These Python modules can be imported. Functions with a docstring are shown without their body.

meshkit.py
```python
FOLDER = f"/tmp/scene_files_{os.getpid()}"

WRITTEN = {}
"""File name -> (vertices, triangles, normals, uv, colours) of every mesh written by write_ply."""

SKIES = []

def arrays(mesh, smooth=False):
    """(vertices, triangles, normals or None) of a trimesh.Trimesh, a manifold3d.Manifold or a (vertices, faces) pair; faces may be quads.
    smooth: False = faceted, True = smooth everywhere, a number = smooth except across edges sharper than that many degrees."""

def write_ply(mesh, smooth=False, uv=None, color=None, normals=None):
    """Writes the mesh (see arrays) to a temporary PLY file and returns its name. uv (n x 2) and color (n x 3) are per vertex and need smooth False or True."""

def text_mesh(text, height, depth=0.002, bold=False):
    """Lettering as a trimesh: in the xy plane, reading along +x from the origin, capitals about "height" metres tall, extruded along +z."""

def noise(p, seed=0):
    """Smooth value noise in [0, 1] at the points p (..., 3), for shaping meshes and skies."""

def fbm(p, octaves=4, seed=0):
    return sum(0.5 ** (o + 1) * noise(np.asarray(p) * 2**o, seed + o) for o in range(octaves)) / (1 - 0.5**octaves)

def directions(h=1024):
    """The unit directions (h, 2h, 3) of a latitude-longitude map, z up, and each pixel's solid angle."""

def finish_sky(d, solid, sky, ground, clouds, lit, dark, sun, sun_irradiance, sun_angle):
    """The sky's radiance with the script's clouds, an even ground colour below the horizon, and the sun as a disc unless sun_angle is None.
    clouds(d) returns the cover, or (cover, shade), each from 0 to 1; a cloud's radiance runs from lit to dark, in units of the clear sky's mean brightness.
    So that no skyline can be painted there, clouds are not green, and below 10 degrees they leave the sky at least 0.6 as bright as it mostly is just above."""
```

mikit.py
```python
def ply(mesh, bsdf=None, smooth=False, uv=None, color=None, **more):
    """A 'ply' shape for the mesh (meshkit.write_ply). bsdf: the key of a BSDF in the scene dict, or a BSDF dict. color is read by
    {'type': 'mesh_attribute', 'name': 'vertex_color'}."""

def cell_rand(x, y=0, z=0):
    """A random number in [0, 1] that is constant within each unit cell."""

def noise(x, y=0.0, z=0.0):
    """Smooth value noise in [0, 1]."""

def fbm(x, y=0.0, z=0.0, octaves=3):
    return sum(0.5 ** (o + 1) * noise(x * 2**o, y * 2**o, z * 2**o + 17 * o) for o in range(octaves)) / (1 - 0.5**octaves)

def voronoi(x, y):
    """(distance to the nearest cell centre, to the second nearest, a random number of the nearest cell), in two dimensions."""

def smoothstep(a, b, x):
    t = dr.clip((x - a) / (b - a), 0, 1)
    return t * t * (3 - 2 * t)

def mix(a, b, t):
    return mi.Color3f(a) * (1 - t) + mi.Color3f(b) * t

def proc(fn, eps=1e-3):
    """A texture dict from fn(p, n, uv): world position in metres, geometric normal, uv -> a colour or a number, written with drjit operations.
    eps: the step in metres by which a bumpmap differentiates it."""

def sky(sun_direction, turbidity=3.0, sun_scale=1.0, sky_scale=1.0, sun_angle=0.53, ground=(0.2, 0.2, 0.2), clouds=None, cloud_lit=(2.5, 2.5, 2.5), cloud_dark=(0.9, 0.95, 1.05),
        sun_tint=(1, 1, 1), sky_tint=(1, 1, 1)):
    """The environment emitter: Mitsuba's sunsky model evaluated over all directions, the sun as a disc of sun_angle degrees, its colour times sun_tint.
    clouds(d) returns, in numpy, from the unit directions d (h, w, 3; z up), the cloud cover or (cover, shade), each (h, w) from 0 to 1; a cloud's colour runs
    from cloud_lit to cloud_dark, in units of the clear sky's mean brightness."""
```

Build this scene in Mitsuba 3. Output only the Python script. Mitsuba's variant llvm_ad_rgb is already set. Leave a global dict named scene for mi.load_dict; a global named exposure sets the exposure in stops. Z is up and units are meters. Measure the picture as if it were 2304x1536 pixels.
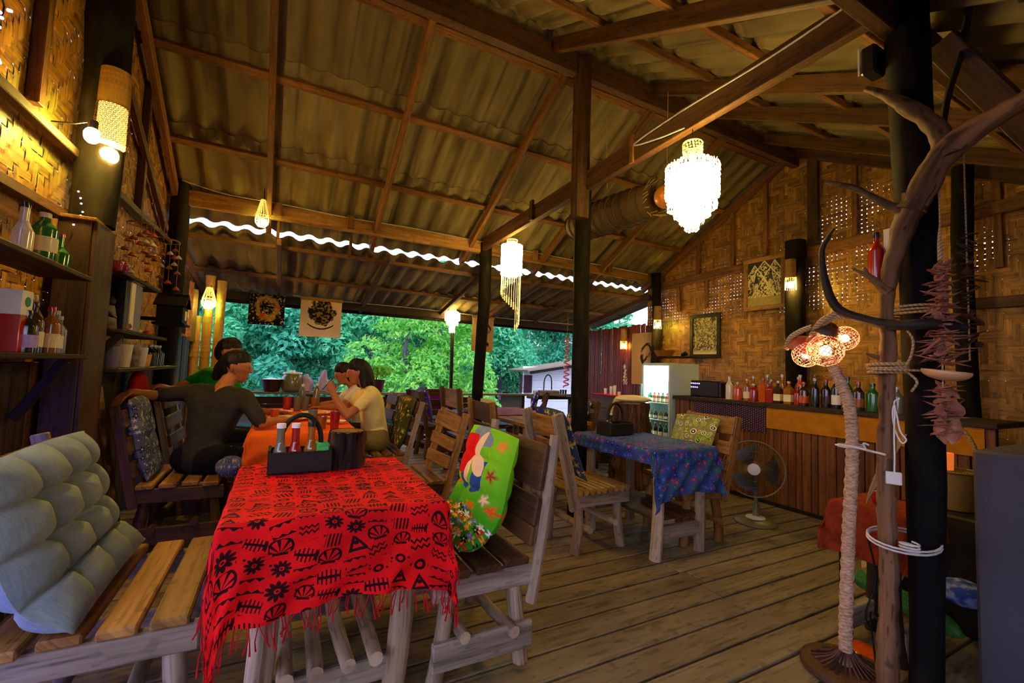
import math, numpy as np, trimesh, mitsuba as mi, drjit as dr, mikit, meshkit
from manifold3d import Manifold
from mikit import proc, noise, fbm, voronoi, cell_rand, smoothstep, mix
T = mi.ScalarTransform4f
PI = math.pi
rng = np.random.RandomState(7)
scene, labels = {}, {}

# ---------------------------------------------------------------- camera, sky, exposure
yaw, pitch, roll = map(math.radians, (27.6, 3.6, 2.1))
eye = np.array([0, 0, 1.25])
fw = np.array([math.sin(yaw)*math.cos(pitch), math.cos(yaw)*math.cos(pitch), math.sin(pitch)])
rt = np.array([math.cos(yaw), -math.sin(yaw), 0.0])
up0 = np.cross(rt, fw)
up = -math.sin(roll)*rt + math.cos(roll)*up0
scene['camera'] = {'type': 'perspective', 'fov': 2*math.degrees(math.atan(1152/988.0)), 'fov_axis': 'x', 'near_clip': 0.02, 'far_clip': 300,
                   'to_world': T().look_at(origin=eye.tolist(), target=(eye+fw).tolist(), up=up.tolist())}
scene['sky'] = {'sampling_weight': 9.0, **mikit.sky([-0.3, -0.8, 0.5], turbidity=4.0, sun_scale=0.0, sky_scale=15.0, sky_tint=(.95, .92, 1.35), ground=(.08, .1, .09),
                         clouds=lambda d: (np.full(d.shape[:2], .85), np.clip(.6*meshkit.fbm(d*3, 3), 0, 1)), cloud_lit=(1.0, .98, 1.35), cloud_dark=(.8, .8, 1.2))}
exposure = 0.45

# ---------------------------------------------------------------- helpers
def lin(h, k=1.0):
    h = h.lstrip('#'); c = np.array([int(h[i:i+2], 16) for i in (0, 2, 4)])/255.0
    return [float(x) for x in np.where(c <= .04045, c/12.92, ((c+.055)/1.055)**2.4)*k]
used = {}
def key(name):
    if name not in used: used[name] = 0; return name
    used[name] += 1; return f'{name}_{used[name]:03d}'
def thing(name, label, cat, group=None, kind=None):
    k = key(name); labels[k] = {'label': label, 'category': cat}
    if group: labels[k]['group'] = group
    if kind: labels[k]['kind'] = kind
    return k
def part(parent, name, m, mat, smooth=False, label=None, kind=None, **more):
    k = key(parent+'__'+name)
    put(k, m, mat, smooth, **more)
    if label or kind: labels[k] = {}
    if label: labels[k]['label'] = label
    if kind: labels[k]['kind'] = kind
    return k
def solo(name, m, mat, label, cat, smooth=False, group=None, kind=None, **more):
    k = thing(name, label, cat, group, kind); put(k, m, mat, smooth, **more); return k
def put(k, m, mat, smooth=False, **more):
    v, f, uv = m
    if not np.isscalar(smooth) or smooth is True or smooth is False:
        scene[k] = mikit.ply((v, f), mat, smooth=bool(smooth), uv=uv, **more)
    else:
        scene[k] = mikit.ply((v, f), mat, smooth=smooth, **more)
def glow(rgb, k=1.0, w=.06): return {'emitter': {'type': 'area', 'sampling_weight': w, 'radiance': {'type': 'rgb', 'value': [float(c)*k for c in rgb]}}}
A = lambda *x: np.array(x, float)
def nrm(v): v = np.asarray(v, float); return v/max(np.linalg.norm(v), 1e-12)
def join(*ms):
    vs, fs, us, n = [], [], [], 0
    for v, f, u in ms:
        vs.append(v); fs.append(f+n); us.append(u); n += len(v)
    return np.vstack(vs), np.vstack(fs), np.vstack(us)
def xf(m, R=None, t=(0, 0, 0), s=1.0):
    v, f, u = m; v = v*s
    if R is not None: v = v@np.asarray(R).T
    return v+np.asarray(t, float), f, u
def rz(a): c, s = math.cos(a), math.sin(a); return A(c, -s, 0, s, c, 0, 0, 0, 1).reshape(3, 3)
def rx(a): c, s = math.cos(a), math.sin(a); return A(1, 0, 0, 0, c, -s, 0, s, c).reshape(3, 3)
def ry(a): c, s = math.cos(a), math.sin(a); return A(c, 0, s, 0, 1, 0, -s, 0, c).reshape(3, 3)
_sg = A(*[[x, y, z] for x in (-1, 1) for y in (-1, 1) for z in (-1, 1)]).reshape(8, 3)
def _cb(h, c):
    out = []
    for s in _sg:
        for ax in range(3):
            d = h-c; d[ax] = h[ax]; out.append(s*d)
    return np.array(out)
_hull = trimesh.Trimesh(_cb(A(1, 1, 1), .1), process=False)
_h = trimesh.convex.convex_hull(trimesh.PointCloud(_hull.vertices).vertices)
from scipy.spatial import ConvexHull
_H = ConvexHull(_cb(A(1, 1, 1), .1)); _P = _H.points
_F = []
for s_, e_ in zip(_H.simplices, _H.equations):
    a_, b_, c_ = _P[s_]
    _F.append(s_ if np.dot(np.cross(b_-a_, c_-a_), e_[:3]) > 0 else s_[::-1])
_F = np.array(_F)
def cbox(sx, sy, sz, ch=.004):
    """chamfered box, long axis x for the grain; uv carries the grain and a tone number of the piece"""
    h = A(sx, sy, sz)/2; ch = min(ch, h.min()*.45)
    v = _cb(h, ch); o = rng.randint(0, 900)*10.0
    return v, _F.copy(), np.stack([v[:, 0]+rng.rand()*5, v[:, 1]+v[:, 2]+5+o], 1)
def box(c, s, ch=.004, R=None):
    s = list(s); ax = int(np.argmax(s))
    perm = [ax, (ax+1) % 3, (ax+2) % 3]
    v, f, u = cbox(*[s[i] for i in perm], ch)
    w = np.zeros_like(v); w[:, perm] = v
    if R is not None: w = w@np.asarray(R).T
    return w+A(*c), f, u
def plank(p0, p1, w, t, upv=(0, 0, 1), ch=.004, warp=0.0):
    """board from p0 to p1, w wide, t thick along upv"""
    p0, p1 = A(*p0), A(*p1); d = p1-p0; L = np.linalg.norm(d); x = d/L
    z = A(*upv)-np.dot(A(*upv), x)*x; z = nrm(z); y = np.cross(z, x)
    v, f, u = cbox(L, w, t, ch)
    return v@np.stack([x, y, z])+(p0+p1)/2, f, u
def frames(pts):
    pts = np.asarray(pts, float); t = np.gradient(pts, axis=0); t /= np.linalg.norm(t, axis=1, keepdims=True)
    n = np.cross(t[0], [0, 0, 1]); n = np.cross(t[0], [1, 0, 0]) if np.linalg.norm(n) < .1 else n; n = nrm(n); out = []
    for k in range(len(pts)):
        n = nrm(n-np.dot(n, t[k])*t[k]); out.append((n, np.cross(t[k], n)))
    return pts, t, out
def tube(pts, rad, n=8, rough=0.0, seed=0, cap=True, fr=6.0):
    """round log / rope / branch along pts"""
    pts, t, fr_ = frames(pts); rad = np.broadcast_to(np.asarray(rad, float), (len(pts),))
    th = np.arange(n+1)/n*2*PI; V, U = [], []
    ln = np.concatenate([[0], np.cumsum(np.linalg.norm(np.diff(pts, axis=0), axis=1))]); o = rng.randint(0, 900)*10.0; us = rng.rand()*5
    for k in range(len(pts)):
        a, b = fr_[k]
        V.append(pts[k]+rad[k]*(np.cos(th)[:, None]*a+np.sin(th)[:, None]*b)); U.append(np.stack([np.full(n+1, ln[k]+us), 5+o+np.abs(th/PI-1)*PI*rad[k]], 1))
    V = np.vstack(V); U = np.vstack(U); m = n+1
    if rough:
        c = np.repeat(pts, m, 0); d = V-c; q = meshkit.fbm(V*fr+seed*3.7, 2, seed)-.5; V = c+d*(1+rough*2*q[:, None])
        for k in range(len(pts)): V[k*m+n] = V[k*m]
    F = []
    for k in range(len(pts)-1):
        for j in range(n):
            a = k*m+j; F += [[a, a+1, a+1+m], [a, a+1+m, a+m]]
    if cap:
        for k, fl in ((0, True), (len(pts)-1, False)):
            ci = len(V); V = np.vstack([V, V[k*m:k*m+n].mean(0)]); U = np.vstack([U, [[us, 5+o]]])
            b0 = len(V); V = np.vstack([V, V[k*m:k*m+m]]); rr = np.stack([np.full(m, us)+.02, 5+o+.0+th*.003], 1); U = np.vstack([U, rr])
            for j in range(n): F.append([ci, b0+j+1, b0+j] if fl else [ci, b0+j, b0+j+1])
    return V, np.array(F), U
def ridged(m, axis_xy, amp=.10, k=26, seed=0):
    v, f, u = m; d = v[:, :2]-A(*axis_xy); a = np.arctan2(d[:, 1], d[:, 0])
    q = meshkit.noise(np.stack([np.cos(a)*k/6, np.sin(a)*k/6, v[:, 2]*9+seed], -1), seed)*.6+.4*meshkit.noise(np.stack([np.cos(a)*k/3, np.sin(a)*k/3, v[:, 2]*20], -1), seed+3)
    v = v.copy(); v[:, :2] = A(*axis_xy)+d*(1+amp*2*(q-.5))[:, None]; return v, f, u
def log(p0, p1, r0, r1=None, n=9, k=6, bend=.012, rough=.1, seed=None):
    r1 = r0 if r1 is None else r1; seed = rng.randint(1000) if seed is None else seed
    s = np.linspace(0, 1, k)[:, None]; p = A(*p0)*(1-s)+A(*p1)*s
    b = rng.randn(3)*bend; p = p+np.sin(s*PI)*b
    return tube(p, r0+(r1-r0)*s[:, 0], n, rough, seed)
def smoothpath(pts, k=6):
    """Catmull-Rom through the points"""
    P = np.asarray(pts, float); P = np.vstack([2*P[0]-P[1], P, 2*P[-1]-P[-2]]); out = []
    for i in range(1, len(P)-2):
        for t in np.linspace(0, 1, k, endpoint=False):
            a, b, c, d = P[i-1:i+3]
            out.append(.5*((2*b)+(c-a)*t+(2*a-5*b+4*c-d)*t*t+(3*b-a-3*c+d)*t**3))
    out.append(P[-2]); return np.array(out)
def branch(pts, rads, n=8, rough=.14, seed=1, k=6, fr=8.0):
    q = smoothpath(np.hstack([np.asarray(pts, float), np.asarray(rads, float)[:, None]]), k)
    return tube(q[:, :3], np.maximum(q[:, 3], .003), n, rough, seed, fr=18.0 if k > 10 else fr)
def lathe(prof, n=20, at=(0, 0, 0), R=None):
    prof = np.asarray(prof, float); th = np.arange(n+1)/n*2*PI; V, U, F = [], [], []
    ln = np.concatenate([[0], np.cumsum(np.linalg.norm(np.diff(prof, axis=0), axis=1))])
    for (r, z), l in zip(prof, ln):
        V.append(np.stack([r*np.cos(th), r*np.sin(th), np.full(n+1, z)], 1)); U.append(np.stack([th/(2*PI), np.full(n+1, l)], 1))
    m = n+1
    for k in range(len(prof)-1):
        for j in range(n):
            a = k*m+j
            if prof[k, 0] > 1e-6: F.append([a, a+1, a+1+m])
            if prof[k+1, 0] > 1e-6: F.append([a, a+1+m, a+m])
    return xf((np.vstack(V), np.array(F), np.vstack(U)), R, at)
def ball(r, at=(0, 0, 0), n=12, sq=1.0):
    a = np.linspace(-PI/2, PI/2, n//2+2); pr = np.stack([np.maximum(r*np.cos(a), 0), r*sq*np.sin(a)], 1); pr[0, 0] = pr[-1, 0] = 0
    return lathe(pr, n, at)
def grid(nu, nv, fn):
    """surface fn(u,v) -> xyz on the unit square, uv kept"""
    u, v = np.meshgrid(np.linspace(0, 1, nu+1), np.linspace(0, 1, nv+1), indexing='ij'); u, v = u.ravel(), v.ravel()
    V = fn(u, v); V, U = V if isinstance(V, tuple) else (V, np.stack([u, v], 1))
    i, j = np.meshgrid(np.arange(nu), np.arange(nv), indexing='ij'); a = (i*(nv+1)+j).ravel()
    return V, np.vstack([np.stack([a, a+nv+1, a+nv+2], 1), np.stack([a, a+nv+2, a+1], 1)]), U
def extrude(poly, t):
    """flat outline (n,2) in xz given thickness t along y"""
    from shapely.geometry import Polygon
    m = trimesh.creation.extrude_polygon(Polygon(poly), t, engine='earcut')
    v = np.array(m.vertices); v = np.stack([v[:, 0], v[:, 2]-t/2, v[:, 1]], 1)
    return v, np.array(m.faces)[:, ::-1], v[:, [0, 2]]
def tri(m): return m.vertices.view(np.ndarray).copy(), np.array(m.faces), np.array(m.vertices)[:, :2].copy()

# ---------------------------------------------------------------- materials
def mat(name, base, rough=.6, spec=.5, metal=0.0, clear=0.0, sheen=0.0, two=True, bump=None):
    b = {'type': 'principled', 'base_color': base if isinstance(base, dict) else {'type': 'rgb', 'value': lin(base) if isinstance(base, str) else list(base)},
         'roughness': rough, 'specular': spec, 'metallic': metal}
    if clear: b['clearcoat'] = clear; b['clearcoat_gloss'] = .9
    if sheen: b['sheen'] = sheen
    if bump: b = {'type': 'bumpmap', 'arbitrary': proc(bump[0], bump[2] if len(bump) > 2 else 1e-3), 'scale': bump[1], 'bsdf': b}
    scene[name] = {'type': 'twosided', 'bsdf': b} if two else b
    return name
def wood(c1, c2, tone=.35, gr=30.0, speck=.3):
    c1, c2 = lin(c1), lin(c2)
    def fn(p, n, uv):
        pc = dr.floor(uv.y*.1); v = uv.y-pc*10
        t = cell_rand(pc, 3); g = fbm(uv.x*1.7+pc*7.3, v*gr, pc, 3); s = noise(uv.x*7, v*gr*5, pc)
        k = noise(uv.x*23, v*70, pc+9)
        c = mix(c1, c2, dr.clip(g*1.5-.25, 0, 1))
        c = c*(1-.35*smoothstep(.55, .95, s))*(1-speck*smoothstep(.72, .9, k))
        return c*(1-tone+2*tone*t)
    return proc(fn)
W = {}
def woodmat(name, c1, c2, rough=.65, **k): mat(name, wood(c1, c2, **k), rough, .3); return name
woodmat('wood_floor', '#6e5e40', '#8d7c58', .55, tone=.14, gr=14)
woodmat('wood_beam', '#8a5a2c', '#5e3a1c', .6, tone=.2)
woodmat('wood_dark', '#2e2014', '#1a120c', .7)
woodmat('wood_black', '#16120d', '#0c0907', .6)
woodmat('wood_plank', '#a8783c', '#6e4520', .55, tone=.22)
woodmat('wood_log', '#b49c80', '#7c664e', .7, tone=.18)
woodmat('wood_grey', '#a08e7c', '#6a5a4c', .75, tone=.15)
woodmat('wood_red', '#7a2c14', '#4a1a0c', .5, tone=.3)
woodmat('wood_umber', '#3e2a18', '#241608', .65, tone=.3)
woodmat('wood_maroon', '#4a1a2a', '#2c0e1a', .6)
woodmat('wood_bar', '#7c4824', '#4a2812', .5, tone=.35)
woodmat('wood_brown', '#5c3c22', '#38230f', .6, tone=.25)
woodmat('bamboo_strip', '#b8843a', '#7e5420', .5, tone=.3, gr=60)
woodmat('bamboo_pole', '#b88a40', '#8c6428', .4, tone=.15, gr=20)
woodmat('bark', '#6a4432', '#20120c', .85, gr=30, speck=.6)
def roof_fn(p, n, uv):
    pc = dr.floor(uv.y*.1); v = uv.y-pc*10
    t = cell_rand(pc, 5); g = fbm(uv.x*3+pc, v*9, pc, 3); s = noise(uv.x*1.4+pc*3.1, v*28, 2)
    c = mix(lin('#8a7a52'), lin('#5e5036'), g)*(1-.4*smoothstep(.5, .95, s))
    return c*(.75+.5*t)
mat('roof_sheet', proc(roof_fn), .8, .2)
def tarred(p, n, uv):
    g = fbm(p.x*18, p.y*18, p.z*5, 3)
    return mix(lin('#0a0807'), lin('#1c1610'), smoothstep(.45, .8, g))
mat('tarred_log', proc(tarred), .8, .15)

# ---------------------------------------------------------------- the building
XL, XR, YR, YE = -1.10, 5.60, 3.15, 5.41       # left wall, gable wall, ridge, far eave
def zr(y): return 4.12-.545*abs(y-YR)           # underside of the roof purlins' line
# floor boards
labels['floor'] = {'label': 'weathered wooden plank floor of the bar', 'category': 'floor', 'kind': 'structure'}
used['floor'] = 0
scene['floor__subfloor'] = mikit.ply(box((2.25, 3.0, -.10), (7.2, 10.2, .05))[:2], 'wood_black')
labels['floor__subfloor'] = {'label': 'dark joist layer under the boards'}
y = -1.9; row = 0
while y < 7.95:
    w = .150+.012*rng.rand(); x = XL-.2
    cuts = [x, 2.30+.06*rng.randn() if row % 2 else 2.34+.04*rng.randn(), 4.5+.5*rng.randn(), XR+.2]
    if row % 3 == 0: cuts = [x, .2+.5*rng.rand(), 2.35+.02*rng.randn(), XR+.2]
    for a, b in zip(cuts[:-1], cuts[1:]):
        part('floor', 'plank', box(((a+b)/2, y+w/2, -.02+.0022*rng.randn()), (b-a-.006, w-.014, .04), .004), 'wood_floor')
    y += w; row += 1

# ceiling: sheets, purlins, rafters, ridge, beams
labels['ceiling'] = {'label': 'pitched roof of corrugated grey cement sheets on wooden purlins and rafters', 'category': 'roof', 'kind': 'structure'}
used['ceiling'] = 0
PIT = .215
def sheet(x0, x1, y0, z0, y1, z1, lift=0.0, n=8):
    """corrugated sheet, waves across x, from the upper edge (y0,z0) to the lower edge (y1,z1)"""
    nx = int(round((x1-x0)/PIT*n)); L = math.hypot(y1-y0, z1-z0); nz = abs(y1-y0)/L
    o = rng.randint(0, 900)*10.0
    def fn(u, v):
        x = x0+(x1-x0)*u; w = np.cos(2*PI*x/PIT); w = .024*np.sign(w)*np.abs(w)**.8
        q = w+lift*(1-v)
        return np.stack([x, y0+(y1-y0)*v+q*(z0-z1)/L*np.sign(y1-y0), z0+(z1-z0)*v+q*nz], 1), np.stack([v*L, x-x0+1+o], 1)
    top = grid(nx, 2, fn); 
    v, f, u = top; b = v-A(0, 0, .007); m = len(v)
    F = [f, f[:, ::-1]+m]; rim = []
    for i in range(nx):
        for k in (0, 2):
            a, c = i*3+k, (i+1)*3+k; rim += [[a, c, c+m], [a, c+m, a+m]]
    return np.vstack([v, b]), np.vstack(F+[np.array(rim)]), np.vstack([u, u])
SW = PIT*5
def slope(parent, x0, x1, rows, zf, side):
    """rows: y of the sheet edges from the ridge down; zf(y): height of the sheet"""
    xs = np.arange(x0, x1, SW)
    for k in range(len(rows)-1):
        ya, yb = rows[k], rows[k+1]; yb2 = yb+side*.10
        for x in xs:
            part(parent, 'corrugated_sheet', sheet(x, min(x+SW+PIT*.5, x1), ya, zf(ya)+.002, yb2, zf(yb2)+.002, .0 if k == 0 else -.014), 'roof_sheet', True)
zs = lambda y: zr(y)+.115
slope('ceiling', XL-.1, XR+.5, [YR, 3.28, 4.02, 4.77, 5.72], zs, 1)
slope('ceiling', XL-.1, XR+.5, [YR, 3.02, 2.33, 1.67, .95, .3], zs, -1)
for yy in (3.39, 4.13, 4.88): part('ceiling', 'purlin', plank((XL-.05, yy, zr(yy)+.05), (XR+.1, yy, zr(yy)+.05), .07, .045, (0, .48, .88)), 'wood_beam')
for yy in (2.44, 1.78, 1.1): part('ceiling', 'purlin', plank((XL-.05, yy, zr(yy)+.05), (XR+.1, yy, zr(yy)+.05), .07, .045, (0, -.48, .88)), 'wood_beam')
for x in (-1.02, -.2, .9, 2.17, 3.29, 4.4, 5.55): part('ceiling', 'rafter', plank((x, YR, zr(YR)-.02), (x+.02*rng.randn(), YE+.3, zr(YE+.3)-.02), .05, .10, (0, .48, .88)), 'wood_beam')
for x in (-1.02, .3, 1.95, 3.12, 3.86, 4.9, 5.55): part('ceiling', 'rafter', plank((x, YR, zr(YR)-.02), (x, .3, zr(.3)-.02), .05, .12, (0, -.48, .88)), 'wood_brown')
part('ceiling', 'ridge_beam', plank((XL-.05, YR, zr(YR)-.11), (XR+.1, YR, zr(YR)-.11), .08, .20), 'wood_brown')
part('ceiling', 'eave_beam', plank((XL-.05, YE, 2.86), (2.28, YE-.02, 2.875), .05, .16), 'wood_plank')
part('ceiling', 'eave_beam', plank((2.2, YE+.03, 2.87), (XR, YE+.02, 2.86), .05, .15), 'wood_plank')
part('ceiling', 'eave_beam', plank((XL-.05, .89, 2.86), (XR, .89, 2.86), .06, .16), 'wood_brown')
part('ceiling', 'tie_beam', plank((2.30, .7, 2.97), (2.33, YE+.05, 2.91), .06, .17), 'wood_brown')
part('ceiling', 'tie_cleat', box((2.275, 2.49, 2.96), (.02, .045, .22)), 'wood_plank')
part('ceiling', 'tie_cleat', box((2.27, 4.0, 2.95), (.03, .06, .22)), 'wood_brown')
part('ceiling', 'king_post', plank((2.26, YR-.03, 2.6), (2.25, YR-.03, 4.05), .13, .10, (0, 1, 0)), 'wood_brown')
for x in (-.13, .62, .92, 3.13, 3.9, 4.5): part('ceiling', 'beam_block', box((x, YE-.045, 2.89), (.075, .04, .15)), 'wood_beam')
part('ceiling', 'ridge_cap', plank((XL-.1, YR+.12, zr(YR)+.09), (XR+.5, YR+.12, zr(YR)+.09), .42, .012, (0, .48, .88)), 'roof_sheet')
part('ceiling', 'ridge_cap', plank((XL-.1, YR-.12, zr(YR)+.09), (XR+.5, YR-.12, zr(YR)+.09), .42, .012, (0, -.48, .88)), 'roof_sheet')
# veranda roof, lower, beyond the far beam
ZV = lambda y: 2.63-.20*(y-5.6)
labels['veranda_roof'] = {'label': 'lower corrugated lean-to roof over the veranda beyond the far beam', 'category': 'roof', 'kind': 'structure'}
used['veranda_roof'] = 0
slope('veranda_roof', XL-.1, XR+.5, [5.6, 6.75, 7.72], lambda y: ZV(y)+.03, 1)
for yy in (5.78, 6.75, 7.6): part('veranda_roof', 'purlin', plank((XL-.05, yy, ZV(yy)-.02), (XR+.1, yy, ZV(yy)-.02), .06, .045), 'wood_beam')
for x in (-1.05, -.1, 1.1, 2.42, 3.3, 4.3, 5.5): part('veranda_roof', 'rafter', plank((x, 5.5, ZV(5.5)-.08), (x+.02, 7.7, ZV(7.7)-.08), .045, .08), 'wood_brown')
part('veranda_roof', 'eave_beam', plank((XL-.05, 7.42, 2.17), (XR+.1, 7.42, 2.13), .05, .11), 'wood_dark')
part('veranda_roof', 'fascia_board', plank((XL-.05, 7.68, 2.13), (XR+.1, 7.68, 2.10), .02, .09), 'wood_dark')
for x, z1 in ((-.12, 2.84), (.66, 2.84), (3.0, 2.84), (4.2, 2.84)): part('veranda_roof', 'hanger', plank((x, 5.62, ZV(5.6)-.1), (x, 5.55, z1), .03, .05, (0, 1, 0)), 'wood_brown')

# posts
def post(x, y, z0, z1, r0, r1, lab, m='tarred_log', n=12, lean=0.0, nm='timber_post', bend=.02):
    k = max(6, int((z1-z0)/.25)); s = np.linspace(0, 1, k); b = rng.randn(2)*bend
    p = np.stack([x+lean*s+np.sin(s*PI*2)*b[0], y+np.sin(s*PI*1.5)*b[1], z0+(z1-z0)*s], 1)
    return solo(nm, tube(p, r0+(r1-r0)*s, n, .12, rng.randint(999), fr=4), m, lab, 'post', True, kind='structure')
post(2.34, 3.17, 0, 3.02, .074, .074, 'thick black round timber post in the middle of the room, behind the blue table')
post(2.37, YE+.02, 0, 2.95, .072, .085, 'dark round timber post at the far beam behind the long table')
post(XL+.10, YE, 0, 3.05, .085, .08, 'dark round timber post in the far left corner at the end of the far beam')
post(5.42, YE-.12, 0, 2.92, .07, .075, 'black round post beside the drinks fridge at the end of the far beam')
post(5.42, 3.06, 0, 2.92, .10, .11, 'thick dark post against the woven wall, behind the bar bottles')
post(2.375, .84, 0, 3.6, .055, .082, 'tall black tree-trunk post at right, tied to the driftwood', bend=.008, lean=-.035)
post(2.68, 7.42, 0, 2.15, .032, .03, 'thin pole standing on the veranda railing line', 'wood_dark')
post(5.3, 1.55, 0, 3.2, .075, .075, 'black post against the woven wall right of the massive trunk post')
post(XL+.14, 3.16, 1.95, 3.95, .10, .105, 'thick dark post at the left wall standing on the narrow wooden casing')

# woven bamboo walls: every strip a ribbon of its own that goes over two and under two
def weave(parent, X, side, ya, yb, za, ztop, pitch, fill, mat_='bamboo_strip', zones=6, amp=.0035):
    """strips in the plane x=X; ztop(y) is the upper edge; fill(y,z) the strip width as a share of the pitch"""
    ny = int((yb-ya)/pitch)+1; zmax = max(ztop(ya), ztop(yb), ztop(np.clip(YR, ya, yb))); nz = int((zmax-za)/pitch)+1
    ys = ya+(np.arange(ny)+.5)*pitch; zz = za+(np.arange(nz)+.5)*pitch
    def over(i, j):
        zone = (i//zones) % 2
        return np.where(((i*(1-2*zone)+j)//3) % 2 == 0, 1.0, -1.0)
    def ribbon(P, wdir, w, off, L):
        o = rng.randint(0, 900)*10.0; n = len(P)
        V = np.empty((2*n, 3)); V[0::2] = P-wdir*w[:, None]/2; V[1::2] = P+wdir*w[:, None]/2; V[:, 0] += np.repeat(off, 2)
        a = np.arange(n-1)*2; F = np.vstack([np.stack([a, a+1, a+3], 1), np.stack([a, a+3, a+2], 1)])
        U = np.empty((2*n, 2)); U[:, 0] = np.repeat(L, 2); U[0::2, 1] = 5+o-.02; U[1::2, 1] = 5+o+.02
        return V, F, U
    for i, y in enumerate(ys):
        m = zz < ztop(y)+.02
        if m.sum() < 2: continue
        z = zz[m]; j = np.arange(nz)[m]
        z = np.concatenate([[za], z]); j = np.concatenate([[0], j])
        w = pitch*fill(np.full(len(z), y), z)*(1-.05*rng.rand())
        part(parent, 'bamboo_strip', ribbon(np.stack([np.full(len(z), X), np.full(len(z), y+.002*rng.randn()), z], 1), A(0, 1, 0), w, amp*over(i, j)*side, z), mat_)
    for j, z in enumerate(zz):
        m = ztop(ys) > z-.02
        if m.sum() < 2: continue
        y = ys[m]; i = np.arange(ny)[m]
        w = pitch*fill(y, np.full(len(y), z))*(1-.05*rng.rand())
        part(parent, 'bamboo_strip', ribbon(np.stack([np.full(len(y), X), y, np.full(len(y), z+.002*rng.randn())], 1), A(0, 0, 1), w, -amp*over(i, np.full(len(i), j))*side, y), mat_)
for nm_, lb_ in (('wall_right', 'gable wall of woven bamboo with pinholes of light high up'), ('wall_left', 'left wall of woven bamboo above vertical boards')):
    labels[nm_] = {'label': lb_, 'category': 'wall', 'kind': 'structure'}; used[nm_] = 0
def fill_r(y, z):
    h = smooth01((z-2.05)/.12)*(1-smooth01((z-3.35)/.1))*smooth01((meshkit.noise(np.stack([y*17, z*19, z*0+y*0], -1), 11)-.22)/.25)
    q = meshkit.noise(np.stack([y*1.9, z*1.6, z*0], -1), 4)
    return 1.03-h*(.01+.25*smooth01((q-.42)/.18))
def smooth01(x): x = np.clip(x, 0, 1); return x*x*(3-2*x)
weave('wall_right', XR, -1, .55, YE+.2, 0.0, lambda y: zr(y)+.10, .050, fill_r, zones=9)
weave('wall_left', XL, 1, 1.75, YE+.15, 1.0, lambda y: zr(y)+.10, .040, lambda y, z: np.full(len(y), 1.07), zones=6)
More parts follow.
